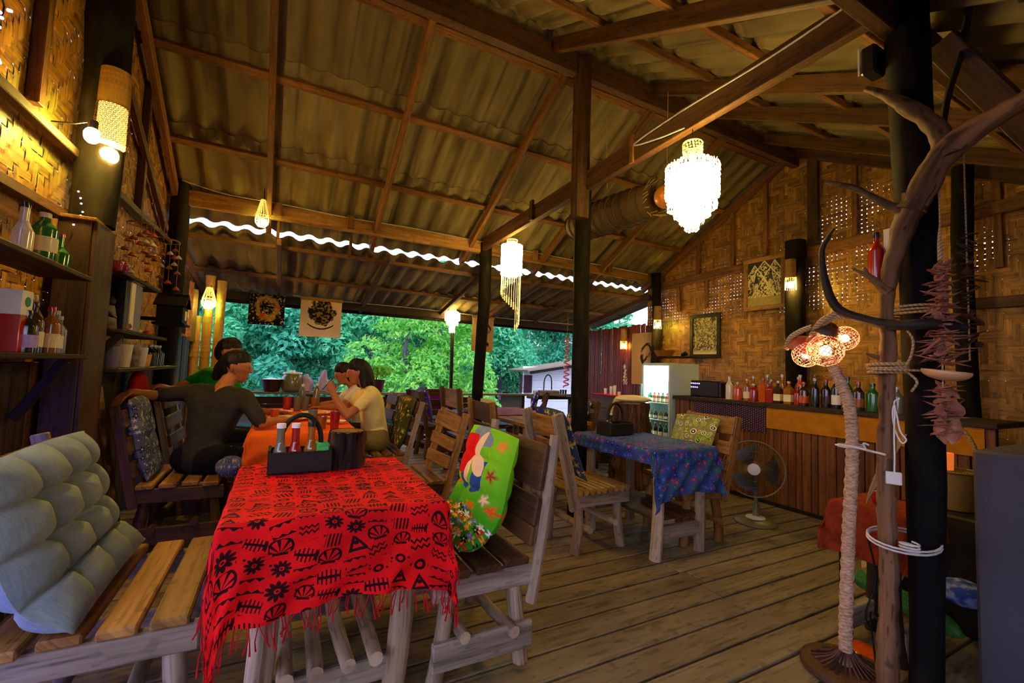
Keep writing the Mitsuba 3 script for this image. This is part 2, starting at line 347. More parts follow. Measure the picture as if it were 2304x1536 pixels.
for y, z0, z1 in ((4.58, 2.78, zr(4.58)), (4.0, 2.78, zr(4.0)), (3.52, 2.8, zr(3.52)), (2.5, 2.8, zr(2.5)), (2.0, 2.8, zr(2.0)), (1.4, 2.3, zr(1.4)), (4.43, 2.27, 2.68), (4.93, 2.27, 2.68)):
    part('wall_right', 'stud', plank((XR-.035, y, z0), (XR-.035, y+.01*rng.randn(), z1), .055, .04, (1, 0, 0)), 'wood_beam')
part('wall_right', 'stud', plank((XR-.04, 2.93, 2.6), (XR-.04, 2.93, zr(3)), .12, .05, (1, 0, 0)), 'wood_brown')
part('wall_right', 'plate', plank((XR-.05, YE, 2.71), (XR-.05, 3.1, 2.78), .12, .05, (1, 0, 0)), 'wood_beam')
part('wall_right', 'plate', plank((XR-.05, 3.1, 2.78), (XR-.05, .5, 2.87), .12, .05, (1, 0, 0)), 'wood_beam')
part('wall_right', 'batten', plank((XR-.03, 1.6, 2.0), (XR-.03, .5, 1.98), .10, .03, (1, 0, 0)), 'wood_brown')
part('wall_right', 'barge_rafter', plank((XR-.04, YE+.1, zr(YE+.1)-.02), (XR-.04, YR, zr(YR)-.02), .05, .1, (0, .48, .88)), 'wood_beam')
# boards low on the left wall
y = 1.75
while y < 7.4:
    w = .12+.10*rng.rand()
    part('wall_left', 'board', box((XL+.015+.01*rng.rand(), y+w/2, .6 if y < YE else 1.15), (.022, w-.006, 1.2 if y < YE else 2.3)), ('wood_umber', 'wood_brown', 'wood_dark')[rng.randint(3)]); y += w
part('wall_left', 'rail', plank((XL+.06, 2.2, 2.28), (XL+.06, YE, 2.37), .05, .045), 'wood_dark')
part('wall_left', 'stud', plank((XL+.03, 2.1, 1.0), (XL+.03, 2.1, 3.6), .06, .05, (1, 0, 0)), 'wood_dark')
part('wall_left', 'brace', plank((XL+.05, 3.3, 3.35), (XL+.05, 5.2, 2.45), .07, .04, (1, 0, 0)), 'wood_brown')
for y in (2.75, 3.75, 4.4): part('wall_left', 'stud', plank((XL+.03, y, 2.38), (XL+.03, y, zr(y)), .06, .05, (1, 0, 0)), 'wood_brown')
part('wall_left', 'lintel', plank((XL+.04, 2.2, 1.93), (XL+.04, 3.06, 1.96), .06, .05), 'wood_brown')
# behind the camera: added unseen boards with an opening, low roof, cutting sky light
labels['wall_back'] = {'label': 'added unseen board wall behind the viewer, cutting sky light, with a wide opening', 'category': 'wall', 'kind': 'structure'}; used['wall_back'] = 0
for z in np.arange(.1, 2.6, .2):
    for xa, xb in (((-2.2, 6.2),) if z < .9 or z > 2.0 else ((1.3, 6.2),)): part('wall_back', 'board', box(((xa+xb)/2, -2.05, z), (xb-xa, .03, .194)), 'wood_brown')
for z in np.arange(.1, 2.8, .2): part('wall_right', 'board', box((XR, -.75, z), (.03, 2.6, .194)), 'wood_brown')
slope('ceiling', XL-.1, XR+.5, [.5, -.7, -2.1], lambda y: 2.66+.12*(y-.5), -1)
# slatted end wall of the veranda, rusty red, daylight between the slats
labels['wall_veranda'] = {'label': 'rust red wall of upright bamboo slats at the right end of the veranda', 'category': 'wall', 'kind': 'structure'}; used['wall_veranda'] = 0
y = YE+.12
while y < 7.55:
    w = .058+.012*rng.rand(); zt = 2.12-.05*rng.rand()
    part('wall_veranda', 'slat', box((5.5+.006*rng.randn(), y+w/2, zt/2), (.02, w-.0035-.004*rng.rand(), zt), .006), 'wood_red'); y += w
for z in (.5, 1.2, 1.95): part('wall_veranda', 'rail', plank((5.53, YE+.1, z), (5.53, 7.55, z), .05, .03), 'wood_brown')
# veranda railing
labels['railing'] = {'label': 'low veranda railing of dark planks facing the river', 'category': 'railing', 'kind': 'structure'}; used['railing'] = 0
part('railing', 'top_rail', plank((XL, 7.48, .775), (XR, 7.48, .76), .16, .035, ), 'wood_grey')
for k_, z in enumerate((.66, .55)): part('railing', 'board', plank((XL, 7.5, z), (3.3, 7.5, z), .03, .10), 'wood_maroon')
part('railing', 'lower_rail', plank((XL, 7.5, .16), (XR, 7.5, .16), .03, .08), 'wood_dark')
for x in np.linspace(XL+.1, XR-.1, 6): part('railing', 'railing_post', box((x, 7.5, .38), (.06, .06, .74)), 'wood_dark')

# ---------------------------------------------------------------- outside: river, bank, trees
mat('river_water', '#1d4a4c', .12, .8)
def water(u, v): x = -30+70*u; y = 8.2+16*v; return np.stack([x, y, -1.6+.03*meshkit.noise(np.stack([x*2, y*3, x*0], -1))], 1)
solo('river', grid(120, 60, water), 'river_water', 'river water below the veranda', 'river', True, kind='structure')
def earth(u, v): x = -30+70*u; y = 23+25*v; return np.stack([x, y, -1.8+1.2*smooth01(v*6)+.3*meshkit.fbm(np.stack([x*.6, y*.6, x*0], -1), 3)], 1)
mat('mud', '#3a3424', .9)
solo('river_bank', grid(60, 20, earth), 'mud', 'muddy far river bank under the trees', 'bank', True, kind='structure')
for i, (a, b) in enumerate((('#98f0b4', '#48c49c'), ('#c0f470', '#70d474'), ('#7ce4b4', '#34a488'))):
    mat_l = {'type': 'principledthin', 'base_color': proc((lambda a, b: lambda p, n, uv: mix(lin(a), lin(b), cell_rand(dr.floor(uv.x*.999+.5), 3)))(a, b)), 'roughness': .55, 'diff_trans': .7, 'spec_trans': 0.0}
    scene[f'leaf_{i}'] = mat_l
woodmat('tree_bark', '#8a8098', '#4c4658', .9)
def leaf_cloud(cs, rs, n, size):
    """leaves, two triangles folded along the rib, on the skins of overlapping lobes"""
    out_v, out_u = [], []
    k = rng.randint(0, len(cs), n); d = rng.randn(n, 3); d /= np.linalg.norm(d, axis=1, keepdims=True); d[:, 2] = np.where(d[:, 2] < -.5, -d[:, 2], d[:, 2])
    c = np.asarray(cs)[k]+d*np.asarray(rs)[k][:, None]*(.62+.42*rng.rand(n, 1)**.6)*A(1, 1, .85)
    nn = d*.7+A(0, 0, .5)+.55*rng.randn(n, 3); nn /= np.linalg.norm(nn, axis=1, keepdims=True)
    a = np.cross(nn, rng.randn(n, 3)); a /= np.linalg.norm(a, axis=1, keepdims=True); b = np.cross(nn, a)
    s = size*(.6+.8*rng.rand(n, 1))
    V = np.stack([c-a*s, c-b*s*.42+nn*s*.12, c+a*s, c+b*s*.42+nn*s*.12], 1).reshape(-1, 3)
    q = np.arange(n)*4; F = np.vstack([np.stack([q, q+1, q+2], 1), np.stack([q, q+2, q+3], 1)])
    U = np.stack([np.repeat(rng.randint(0, 5000, n), 4).astype(float), np.zeros(4*n)], 1)
    return V, F, U
def tree(x, y, h, r, n, kind, lab, size=.16, trunk='tree_bark', grp='trees on the far river bank'):
    t = thing('mangrove_tree', lab, 'tree', grp)
    z0 = -1.0; cs, rs = [], []
    for i in range(int(20+h*1.8)):
        a = rng.rand()*2*PI; zz_ = z0+h*(.03+.9*rng.rand()); q = r*(1-.55*max(0, (zz_-z0)/h-.45)/.55)*rng.rand()**.5
        cs.append([x+q*math.cos(a), y+q*math.sin(a), zz_]); rs.append(r*(.28+.22*rng.rand()))
    part(t, 'trunk', branch([(x, y, z0-1.2), (x+.1, y, z0+h*.25), (x-.15, y+.1, z0+h*.5), (x+.1, y, z0+h*.8)], [.16, .13, .09, .03], 7), trunk, True)
    for i in range(5):
        a = rng.rand()*2*PI; zb = z0+h*(.15+.12*i)
        part(t+'__trunk', 'branch', branch([(x, y, zb), (x+r*.4*math.cos(a), y+r*.4*math.sin(a), zb+h*.14), (x+r*.8*math.cos(a), y+r*.8*math.sin(a), zb+h*.32)], [.07, .045, .012], 5), trunk, True)
    part(t, 'foliage', leaf_cloud(cs, rs, n, size), f'leaf_{kind}', kind='stuff')
for i, (x, y, h, r, kind, lb) in enumerate(((-3.6, 25, 7.0, 2.0, 0, 'bluish green mangrove across the river, leftmost, beside the bamboo tubes'), (.4, 25, 7.2, 2.0, 2, 'dark green mangrove across the river behind the dark painted banner'), (4.3, 25, 7.6, 2.1, 0, 'bluish green mangrove across the river below the white printed banner'),
        (8.4, 25.5, 7.8, 2.1, 2, 'dark green mangrove across the river behind the yellow-green tree'), (12.7, 26, 8.2, 2.2, 0, 'bluish green mangrove across the river seen between the thin pole and the far post'), (17.1, 26, 8.4, 2.2, 2, 'dark green mangrove across the river seen right of the far post'), (21.6, 27, 8.6, 2.3, 0, 'bluish green mangrove across the river above the white shed roof'),
        (-1.8, 33, 8.0, 2.6, 2, 'dark treetop in the back row behind the dark painted banner'), (3.2, 33, 8.6, 2.6, 2, 'dark tree in the back row behind the white printed banner'), (8.4, 34, 9.2, 2.7, 0, 'hazy green tree in the back row, middle of the river view'), (13.8, 34, 9.6, 2.8, 2, 'dark tree in the back row left of the far post'), (19.4, 35, 10.2, 2.9, 0, 'hazy green tree in the back row right of the far post'), (25.2, 36, 10.6, 3, 2, 'dark tree in the back row behind the white shed'))):
    tree(x, y, h, r*1.25, 17000, kind, lb, grp='mangrove trees across the river')
tree(5.0, 19.5, 5.4, 2.3, 9000, 1, 'brighter yellow-green tree with pale bare branches, nearest over the river', .12, grp='')
tree(7.6, 20.5, 5.2, 2.2, 9000, 1, 'yellow-green bushy tree beside the thin railing pole', .12, grp='')
del y

# ---------------------------------------------------------------- lamps
scene['brass'] = {'type': 'roughconductor', 'material': 'Au', 'alpha': .25}
mat('black_plastic', '#0c0c0e', .35); mat('white_plastic', '#d8d4cc', .35); mat('dark_metal', '#22201e', .4, .5, .6)
mat('shell', '#e8d8b0', .35, two=True)
WARM = (1.0, .60, .09); YEL = (1.0, .70, .10)
def disc(r, t=.002, n=7): return lathe([(0, -t), (r, 0), (0, t)], n)
def strands(pts, size, lean=0.0):
    """small round shells threaded one under another: pts are the threads' sample points"""
    out = []
    base = disc(size)
    for p in pts: out.append(xf(base, rx(PI/2+.4*rng.randn())@rz(rng.rand()*6) if False else rz(math.atan2(p[4], p[3])+.4*rng.randn())@ry(PI/2+.25*rng.randn()), p[:3]))
    return join(*out)
def ringpts(c, r, z0, z1, n, dz, zfn=None, drop=0.0):
    out = []
    for k in range(n):
        a = 2*PI*k/n; zz_ = z0-rng.rand()*dz*.5; zb = zfn(a) if zfn else z1
        while zz_ > zb:
            out.append([c[0]+r*math.cos(a), c[1]+r*math.sin(a), zz_, math.cos(a), math.sin(a)]); zz_ -= dz
    return out
def chandelier(name, c, sc, lab, tiers, neck, topz, power, core=(1, .72, .20)):
    """c: centre of the top ring; tiers (r, z_top, z_bottom, threads) below it; neck (r0, r1, height)"""
    t = thing(name, lab, 'chandelier')
    x, y, z = c
    part(t, 'cord', tube([(x, y, topz), (x, y, (z+topz)/2), (x, y, z+.02)], .003, 5), 'black_plastic')
    part(t, 'top_ring', tube([(x+neck[0]*math.cos(a), y+neck[0]*math.sin(a), z) for a in np.linspace(0, 2*PI, 17)], .006*sc, 5, cap=False), 'brass', True)
    pts = []
    for k in range(int(neck[2]/.016)):
        q = k/max(1, neck[2]/.016-1); r = neck[0]*(1-.12*q)+(neck[1]-neck[0]*.88)*np.clip((q-.45)/.55, 0, 1)**1.7
        pts += [[x+r*math.cos(a), y+r*math.sin(a), z-.008-neck[2]*q, math.cos(a), math.sin(a)] for a in np.arange(0, 2*PI, .020/max(r, .02))]
    part(t, 'neck_shade', strands(pts, .009*sc), 'shell', **glow(YEL, 1.3))  # neck shells emit a yellow glow in place of bulb light
    allp = []
    for r, z0, z1, n in tiers: allp += ringpts((x, y), r, z-z0, z-z1, n, .016*sc)
    part(t, 'shell_threads', strands(allp, .0105*sc), 'shell', kind='stuff', **glow(core, power, power*.25))  # shells emit the light themselves, no bulb inside
    return t
chandelier('shell_chandelier', (2.31, 1.955, 2.775), 1.0, 'big glowing shell chandelier hanging from the long tie beam above the blue table', [(.165, .16, .36, 40), (.15, .19, .44, 36), (.11, .24, .49, 28), (.075, .3, .54, 22), (.04, .3, .585, 12)], (.062, .165, .16), 2.88, 22)
t = chandelier('shell_chandelier', (2.36, 4.6, 2.79), 1.0, 'cylinder shell chandelier with a spiral of long threads, hanging in front of the far post', [(.125, .07, .42, 34), (.09, .07, .44, 22)], (.062, .12, .07), 2.9, 18)
tp = []
for k in range(26):
    a = 2*PI*k/26; zb = 2.79-.42-.62*(((a-.5)/(2*PI)) % 1)**1.2-.05
    tp.append(tube([(2.36+.115*math.cos(a), 4.6+.115*math.sin(a), 2.38), (2.36+.115*math.cos(a), 4.6+.115*math.sin(a), zb)], .0035, 4))
part(t, 'long_threads', join(*tp), 'shell', kind='stuff', **glow((1, .72, .28), .9))  # threads given their own glow, as if lit from the body above
tp = []
for k in range(26):
    a = 2*PI*k/26; zb = 2.79-.42-.62*(((a-.5)/(2*PI)) % 1)**1.2-.05
    for q in range(5): tp.append([2.36+.115*math.cos(a), 4.6+.115*math.sin(a), zb+.018*q, math.cos(a), math.sin(a)])
part(t, 'end_shells', strands(tp, .011), 'shell', kind='stuff', **glow((1, .62, .12), .7))  # end shells given a weak glow of their own
chandelier('shell_chandelier', (2.60, 7.25, 2.33), 1.0, 'small round shell chandelier above the thin railing pole', [(.13, .14, .28, 26), (.10, .12, .36, 22), (.05, .2, .48, 12)], (.055, .13, .14), 2.42, 16)
def bulb_lamp(name, p, lab, power, shade=None, top=None, r=.035, col=WARM):
    t = thing(name, lab, 'lamp'); x, y, z = p
    part(t, 'bulb', ball(r, p, 12, 1.2), 'shell', True, **glow(col, power, 1+power/260))
    part(t, 'socket', lathe([(0, r*2.2), (r*.6, r*2.2), (r*.6, r*1.0), (0, r*1.0)], 10, p), 'black_plastic')
    if top: part(t, 'cord', tube([p+A(0, 0, r*2.2), (p+A(*top)+A(0, 0, r*2.2))/2+A(.01, 0, -.01), A(*top)], .004, 5), 'black_plastic')
    return t
def flame_shade(t, p, h, r0, r1, k=.8):
    """tapering basket of thin canes round the bulb"""
    out = []
    for i in range(14):
        a = 2*PI*i/14
        out.append(tube(smoothpath([(p[0]+r0*.5*math.cos(a), p[1]+r0*.5*math.sin(a), p[2]-.05), (p[0]+r0*math.cos(a), p[1]+r0*math.sin(a), p[2]+.02), (p[0]+r1*math.cos(a), p[1]+r1*math.sin(a), p[2]+h)], 3), .004, 4))
    for zz_, r in ((.02, r0), (.07, r0*.85), (h, r1)): out.append(tube([(p[0]+r*math.cos(a), p[1]+r*math.sin(a), p[2]+zz_) for a in np.linspace(0, 2*PI, 13)], .004, 4, cap=False))
    part(t, 'cane_shade', join(*out), 'shell', **glow((1, .5, .08), k))  # canes emit the glow that the bulb would throw on them
p = A(-.27, 5.28, 2.70); t = bulb_lamp('cane_pendant_lamp', p, 'small cane pendant lamp glowing on the far beam at left', 300, top=(-.27, 5.28, 3.1), r=.042); flame_shade(t, p, .24, .065, .02)
# bamboo tubes in the far corner with their lamp
t = thing('bamboo_column', 'bundle of thick bamboo tubes standing in the far left corner behind the diners', 'bamboo column')
for x, z1 in ((-.93, 1.75), (-.82, 2.25), (-.70, 2.2)):
    part(t, 'bamboo_tube', join(*[lathe([(.052, a), (.05, a+.02), (.05, b-.02), (.055, b)], 14, (x, 6.42, 0)) for a, b in zip(np.arange(0, z1, .42), list(np.arange(.42, z1, .42))+[z1])]), 'bamboo_pole', 40)
p = A(-.80, 6.24, 1.88); t = bulb_lamp('bamboo_wall_lamp', p, 'glowing lamp on the bamboo tubes in the far left corner', 420, top=(-.80, 6.33, 2.12), r=.045); flame_shade(t, p, .2, .075, .03)
def wall_lamp(p, lab, k):
    t = bulb_lamp('bamboo_wall_lamp', A(*p), lab, k, r=.036)
    part(t, 'bamboo_shade', lathe([(.055, .30), (.055, .1), (.06, .08), (.05, .09), (.05, .3)], 14, p), 'bamboo_pole', 40)
    part(t, 'cane_shade', join(*[tube([(p[0]+.055*math.cos(a), p[1]+.055*math.sin(a), p[2]+.09), (p[0]+.06*math.cos(a+.3), p[1]+.06*math.sin(a+.3), p[2]-.06)], .003, 4) for a in np.arange(0, 6.2, .4)]), 'shell', **glow((1, .6, .12), 1.5))  # canes given their own glow, besides the bulb
wall_lamp((5.25, 3.02, 2.36), 'bamboo tube lamp on the dark wall post beside the pale-framed print', 520)
wall_lamp((5.30, 5.13, 2.04), 'bamboo tube lamp on the black post above the drinks fridge', 400)
wall_lamp((5.40, 6.02, 1.74), 'small lamp on the red slatted veranda wall beside the scroll banner', 70)
# perforated bamboo lantern on the left wall
t = thing('bamboo_lantern', 'perforated bamboo tube lantern hanging on the left wall, leaning, its lower half glowing', 'lantern')
p0, p1 = A(-.90, 3.10, 2.80), A(-.87, 3.06, 2.40)
part(t, 'tube', lathe([(.066, 0), (.07, -.2), (.062, -.2), (.058, 0)], 22, p0), 'bamboo_pole', 40)
hol = []
for i in range(13):
    for j in range(26):
        a = 2*PI*(j+.5*(i % 2))/26; hol.append((p0[0]+(.070+.0005*i)*math.cos(a), p0[1]+(.070+.0005*i)*math.sin(a), p0[2]-.205-.0165*i, a))
part(t, 'pierced_wall', join(*[xf(lathe([(.0052, 0), (.0070, .002), (.0090, 0), (.0052, 0)], 6), rz(h[3])@ry(PI/2), h[:3]) for h in hol]), 'wood_brown')
part(t, 'glowing_liner', lathe([(0, -.425), (.066, -.42), (.063, -.20)], 20, p0), 'shell', True, **glow((1, .55, .09), 3.0, .4))
part(t, 'bulb', ball(.045, p0-A(0, 0, .47), 12), 'shell', True, **glow((1, .6, .10), 520, 3))
part(t, 'cord', tube(smoothpath([(-.92, 3.1, 2.80), (-.95, 3.08, 2.88), (-.97, 3.07, 2.96), (-.93, 3.08, 2.86)], 4), .004, 5), 'white_plastic')
bulb_lamp('bare_bulb', A(-.90, 2.86, 2.33), 'bare bulb beside the perforated bamboo lantern on the left wall', 700, top=(-1.05, 2.86, 2.36), r=.034)

# ---------------------------------------------------------------- cloth patterns
def in_cell(x, y, s, jit=.25):
    """cell number, and the offset from the cell's jittered centre in cell units"""
    X, Y = x*s, y*s; cx, cy = dr.floor(X), dr.floor(Y)
    return cx, cy, X-cx-.5-jit*(cell_rand(cx, cy, 1)-.5), Y-cy-.5-jit*(cell_rand(cx, cy, 2)-.5)
def flower(dx, dy, R, n=5, k=.3, ph=0.0):
    r = dr.sqrt(dx*dx+dy*dy); a = dr.atan2(dy, dx)+ph
    return smoothstep(.04, -.04, r-R*(1-k+k*dr.cos(n*a)))
def floral(bg, cols, s=14.0, n=5, heart='#f0d060', R=.42, bg2=None, weave_=True):
    bg, bg2, cols, heart = lin(bg), lin(bg2 or bg), [lin(c) for c in cols], lin(heart)
    def fn(p, nn, uv):
        c = mix(bg, bg2, noise(uv.x*s*.6, uv.y*s*.6, 1))
        for lay, sc in ((0, 1.0), (1, 1.37)):
            cx, cy, dx, dy = in_cell(uv.x+lay*.37, uv.y+lay*.53, s*sc)
            q = cell_rand(cx, cy, 3+lay); col = mi.Color3f(cols[0])
            for i, cc in enumerate(cols[1:]): col = dr.select(q > (i+1.0)/len(cols), mi.Color3f(cc), col)
            on = cell_rand(cx, cy, 9+lay) > .25
            f = dr.select(on, flower(dx, dy, R*(.7+.3*q), n, .3, 6*q), 0.0)
            c = mix(c, col, f); c = mix(c, heart, dr.select(on, flower(dx, dy, R*.22, 3, .05), 0.0))
        return c*(.88+.12*noise(uv.x*700, uv.y*700))
    return proc(fn)
def rings(bg, cols, s=13.0):
    bg, cols = lin(bg), [lin(c) for c in cols]
    def fn(p, nn, uv):
        c = mi.Color3f(bg)*(.8+.4*noise(uv.x*30, uv.y*30))
        for lay in (0, 1):
            cx, cy, dx, dy = in_cell(uv.x+lay*.41, uv.y+lay*.29, s*(1+.5*lay))
            q = cell_rand(cx, cy, 5+lay); r = dr.sqrt(dx*dx+dy*dy*1.3)/(.22+.2*q)
            col = dr.select(q > .66, mi.Color3f(cols[0]), dr.select(q > .33, mi.Color3f(cols[1]), mi.Color3f(cols[2])))
            on = cell_rand(cx, cy, 8+lay) > .2
            c = dr.select(on & (r < 1), dr.select((r > .72) | (r < .3), col, dr.select(q > .5, mi.Color3f(lin('#3a3420')), mi.Color3f(bg))), c)
        return c
    return proc(fn)
def sarong(p, nn, uv):
    """black block-print motifs on red: shells, fishbones, suns, arrows, bars, zigzags, rings"""
    x, y = uv.x+.012*(noise(uv.x*16, uv.y*16)-.5), uv.y+.012*(noise(uv.x*16, uv.y*16, 9)-.5)
    red = mix(lin('#f01418'), lin('#c80c14'), noise(uv.x*9, uv.y*9, 3))
    s = 13.5; cx = dr.floor(x*s); ys = y*s*1.25+.5*(cx-2*dr.floor(cx/2)); cy = dr.floor(ys)
    sx_ = dr.select(cell_rand(cx, cy, 21) > .5, 1.0, -1.0); sc_ = .80+.25*cell_rand(cx, cy, 22); an_ = .7*(cell_rand(cx, cy, 23)-.5); ex, ey = (x*s-cx-.5-.16*(cell_rand(cx, cy, 24)-.5))*sx_*sc_, (ys-cy-.5-.16*(cell_rand(cx, cy, 25)-.5))*sc_
    dx, dy = ex*dr.cos(an_)-ey*dr.sin(an_), ex*dr.sin(an_)+ey*dr.cos(an_); q = cell_rand(cx, cy, 1); r = dr.sqrt(dx*dx+dy*dy); a = dr.atan2(dy, dx)
    W_ = .055
    line = lambda d: dr.abs(d) < W_
    zig = dr.abs(dx) < .42
    tri_ = lambda f: dr.abs(f-2*dr.floor(f/2+.5))
    m_shell = ((r < .42) & (r > .34) & (dy > -.2)) | ((r < .40) & (dy > -.2) & (dr.sin(dr.atan2(dx, dy+.25)*11) > .45)) | (line(dy+.25) & (dr.abs(dx) < .25))
    m_bone = (line(dy) & zig) | ((dr.abs(dy) < .30-.25*dr.abs(dx)) & zig & (dr.sin(dx*42) > .35)) | ((r > .1) & (dr.abs(dx-.36) < .09) & (dr.abs(dy) < (dx-.25)*1.6))
    m_sun = (r < .40*(.55+.45*dr.abs(dr.cos(a*5)))) & ((r > .10) | (r < .05))
    m_tri = (dr.abs(dx) < .38-(dy+.35)*.5) & (dy > -.36) & (((dr.abs(dx) > .26-(dy+.35)*.5) | (dy < -.24)) | (r < .10))
    m_bar = (dr.abs(dy) < .34) & (dr.abs(dx) < .34) & (dr.sin(dx*40) > 0)
    m_zig = (dr.abs(dx) < .42) & (line(dy-.16*(tri_(dx*8)-.5)) | line(dy-.28-.16*(tri_(dx*8)-.5)))
    m_ring = ((r < .24) & (r > .12)) | ((dr.abs(dx) < .44) & (dr.abs(dx) > .34) & (dr.abs(dy) < .06))
    m_arrow = (dr.abs(dr.abs(dy)-.34+.8*dr.abs(dx-.05-.3*dr.round((dx-.05)/.3))) < .07) & (dr.abs(dy) < .3) & zig
    m = dr.select(q < .16, m_shell, dr.select(q < .30, m_bone, dr.select(q < .44, m_sun, dr.select(q < .56, m_tri, dr.select(q < .68, m_bar, dr.select(q < .80, m_zig, dr.select(q < .91, m_ring, m_arrow)))))))
    # small filler ticks between the motifs
    X2, Y2 = x*s*2.0, ys*2.0; fx, fy = X2-dr.floor(X2)-.5, Y2-dr.floor(Y2)-.5; q2 = cell_rand(dr.floor(X2), dr.floor(Y2), 7)
    edge = (dr.abs(dx) > .40) | (dr.abs(dy) > .38)
    m = m | (edge & (q2 > .35) & (dr.abs(fx) < .28) & (dr.abs(fy) < .1))
    return dr.select(m, mi.Color3f(lin('#2a060c')), red)*(.92+.08*noise(uv.x*600, uv.y*600))
def green_print(p, nn, uv):
    """green cushion: big red and cream flower on top, many little flowers below; u across, v from the seat up"""
    u, v = 1-uv.x, uv.y
    c = mix(lin('#7cc41c'), lin('#3ea81c'), smoothstep(.9, .2, v))
    blob = lambda x0, y0, rx, ry, pw=2.0: smoothstep(1.08, .95, dr.power(dr.abs(u-x0)/rx, pw)+dr.power(dr.abs(v-y0)/ry, pw))
    def petal(x0, y0, L, Wd, an):
        ca, sa = math.cos(an), math.sin(an); du, dv = u-x0, v-y0; a, b = du*ca+dv*sa, -du*sa+dv*ca
        return smoothstep(1.1, .95, (a/L)*(a/L)+(b/Wd)*(b/Wd))
    c = mix(c, lin('#7a8a90'), petal(.46, .93, .26, .06, -.2)); c = mix(c, lin('#2c4a8c'), petal(.60, .60, .16, .085, .9)); c = mix(c, lin('#324a80'), petal(.32, .53, .10, .06, -.6))
    c = mix(c, lin('#e01414'), blob(.26, .80, .19, .125, 3.5)); c = mix(c, lin('#d81010'), blob(.19, .66, .13, .085, 2.5))
    for x0, y0, L, Wd, an in ((.50, .84, .13, .065, 1.25), (.55, .70, .13, .07, -.5), (.36, .63, .13, .06, 1.2)): c = mix(c, lin('#f2c890'), petal(x0, y0, L, Wd, an))
    for x0, y0, col in ((.86, .66, '#a01828'), (.82, .46, '#f0c8b0'), (.16, .50, '#e84818'), (.62, .34, '#f07018'), (.94, .40, '#f05020'), (.88, .90, '#e88030')):
        c = mix(c, lin(col), flower((u-x0)*1.0, (v-y0)*1.5, .075))
    low = smoothstep(.30, .27, v+.03*dr.sin(u*9))
    k = mix(lin('#58601c'), lin('#2f9a30'), u)
    for lay in (0, 1):
        cx, cy, dx, dy = in_cell(u+lay*.13, v*1.5+lay*.07, 8.0+2*lay); q = cell_rand(cx, cy, 3+lay)
        col = dr.select(q > .8, mi.Color3f(lin('#f0f0f0')), dr.select(q > .6, mi.Color3f(lin('#d83018')), dr.select(q > .25, mi.Color3f(lin('#f0b030')), dr.select(q > .12, mi.Color3f(lin('#6080d0')), mi.Color3f(lin('#181818'))))))
        k = mix(k, col, flower(dx, dy, .46)); k = mix(k, lin('#f8e080'), flower(dx, dy, .12))
    return mix(c, k, low)
def fabric(name, tex, rough=.9): return mat(name, tex, rough, .15, sheen=.3)
fabric('cloth_sarong', proc(sarong)); fabric('cloth_green', proc(green_print))
fabric('cloth_grey', proc(lambda p, n, uv: mix(lin('#86938e'), lin('#667480'), fbm(uv.x*9, uv.y*9, 0, 3))*(.9+.2*noise(uv.x*500, uv.y*60))))
fabric('cloth_orange', proc(lambda p, n, uv: mix(lin('#f4701c'), lin('#d84010'), fbm(uv.x*8, uv.y*8))*(.9+.15*noise(uv.x*400, uv.y*400))))
fabric('cloth_blue', floral('#263878', ['#3a54b0', '#a02838', '#28603c', '#4450a0', '#1c2860', '#35604a'], 17, bg2='#3c4c88', heart='#6878c0', R=.5))
fabric('cloth_purple', proc(lambda p, n, uv: mix(lin('#7a4a8c'), lin('#9c6a94'), fbm(uv.x*6, uv.y*6))))
fabric('cush_rings', rings('#8a8450', ['#f0ecc8', '#a8d040', '#e0d060']))
fabric('cush_blue_floral', floral('#2c3468', ['#48509c', '#a89838', '#303a5c', '#c0b060'], 13, bg2='#505a3c'))
fabric('cush_batik', floral('#3a4468', ['#8c94b8', '#5a6290', '#a8a478', '#24283c'], 18, bg2='#6a7094', heart='#d8d8d0'))
fabric('cush_jungle', floral('#4a4a20', ['#a88a28', '#6a7a28', '#c06020', '#2c3018'], 10, 4, bg2='#2a2c14'))
fabric('cush_yellow', floral('#c8c878', ['#e87828', '#d85820', '#b0b850', '#e8d890'], 9, 8, bg2='#a8b068'))
fabric('cush_purple', '#8a1ca0'); fabric('cush_violet', floral('#5a4a9c', ['#8c80d0', '#c87838', '#40307c'], 8, bg2='#40348c'))
fabric('cush_iris', floral('#3038a8', ['#4450d0', '#e8a040', '#d8d8f0'], 6, bg2='#2a2c80'))

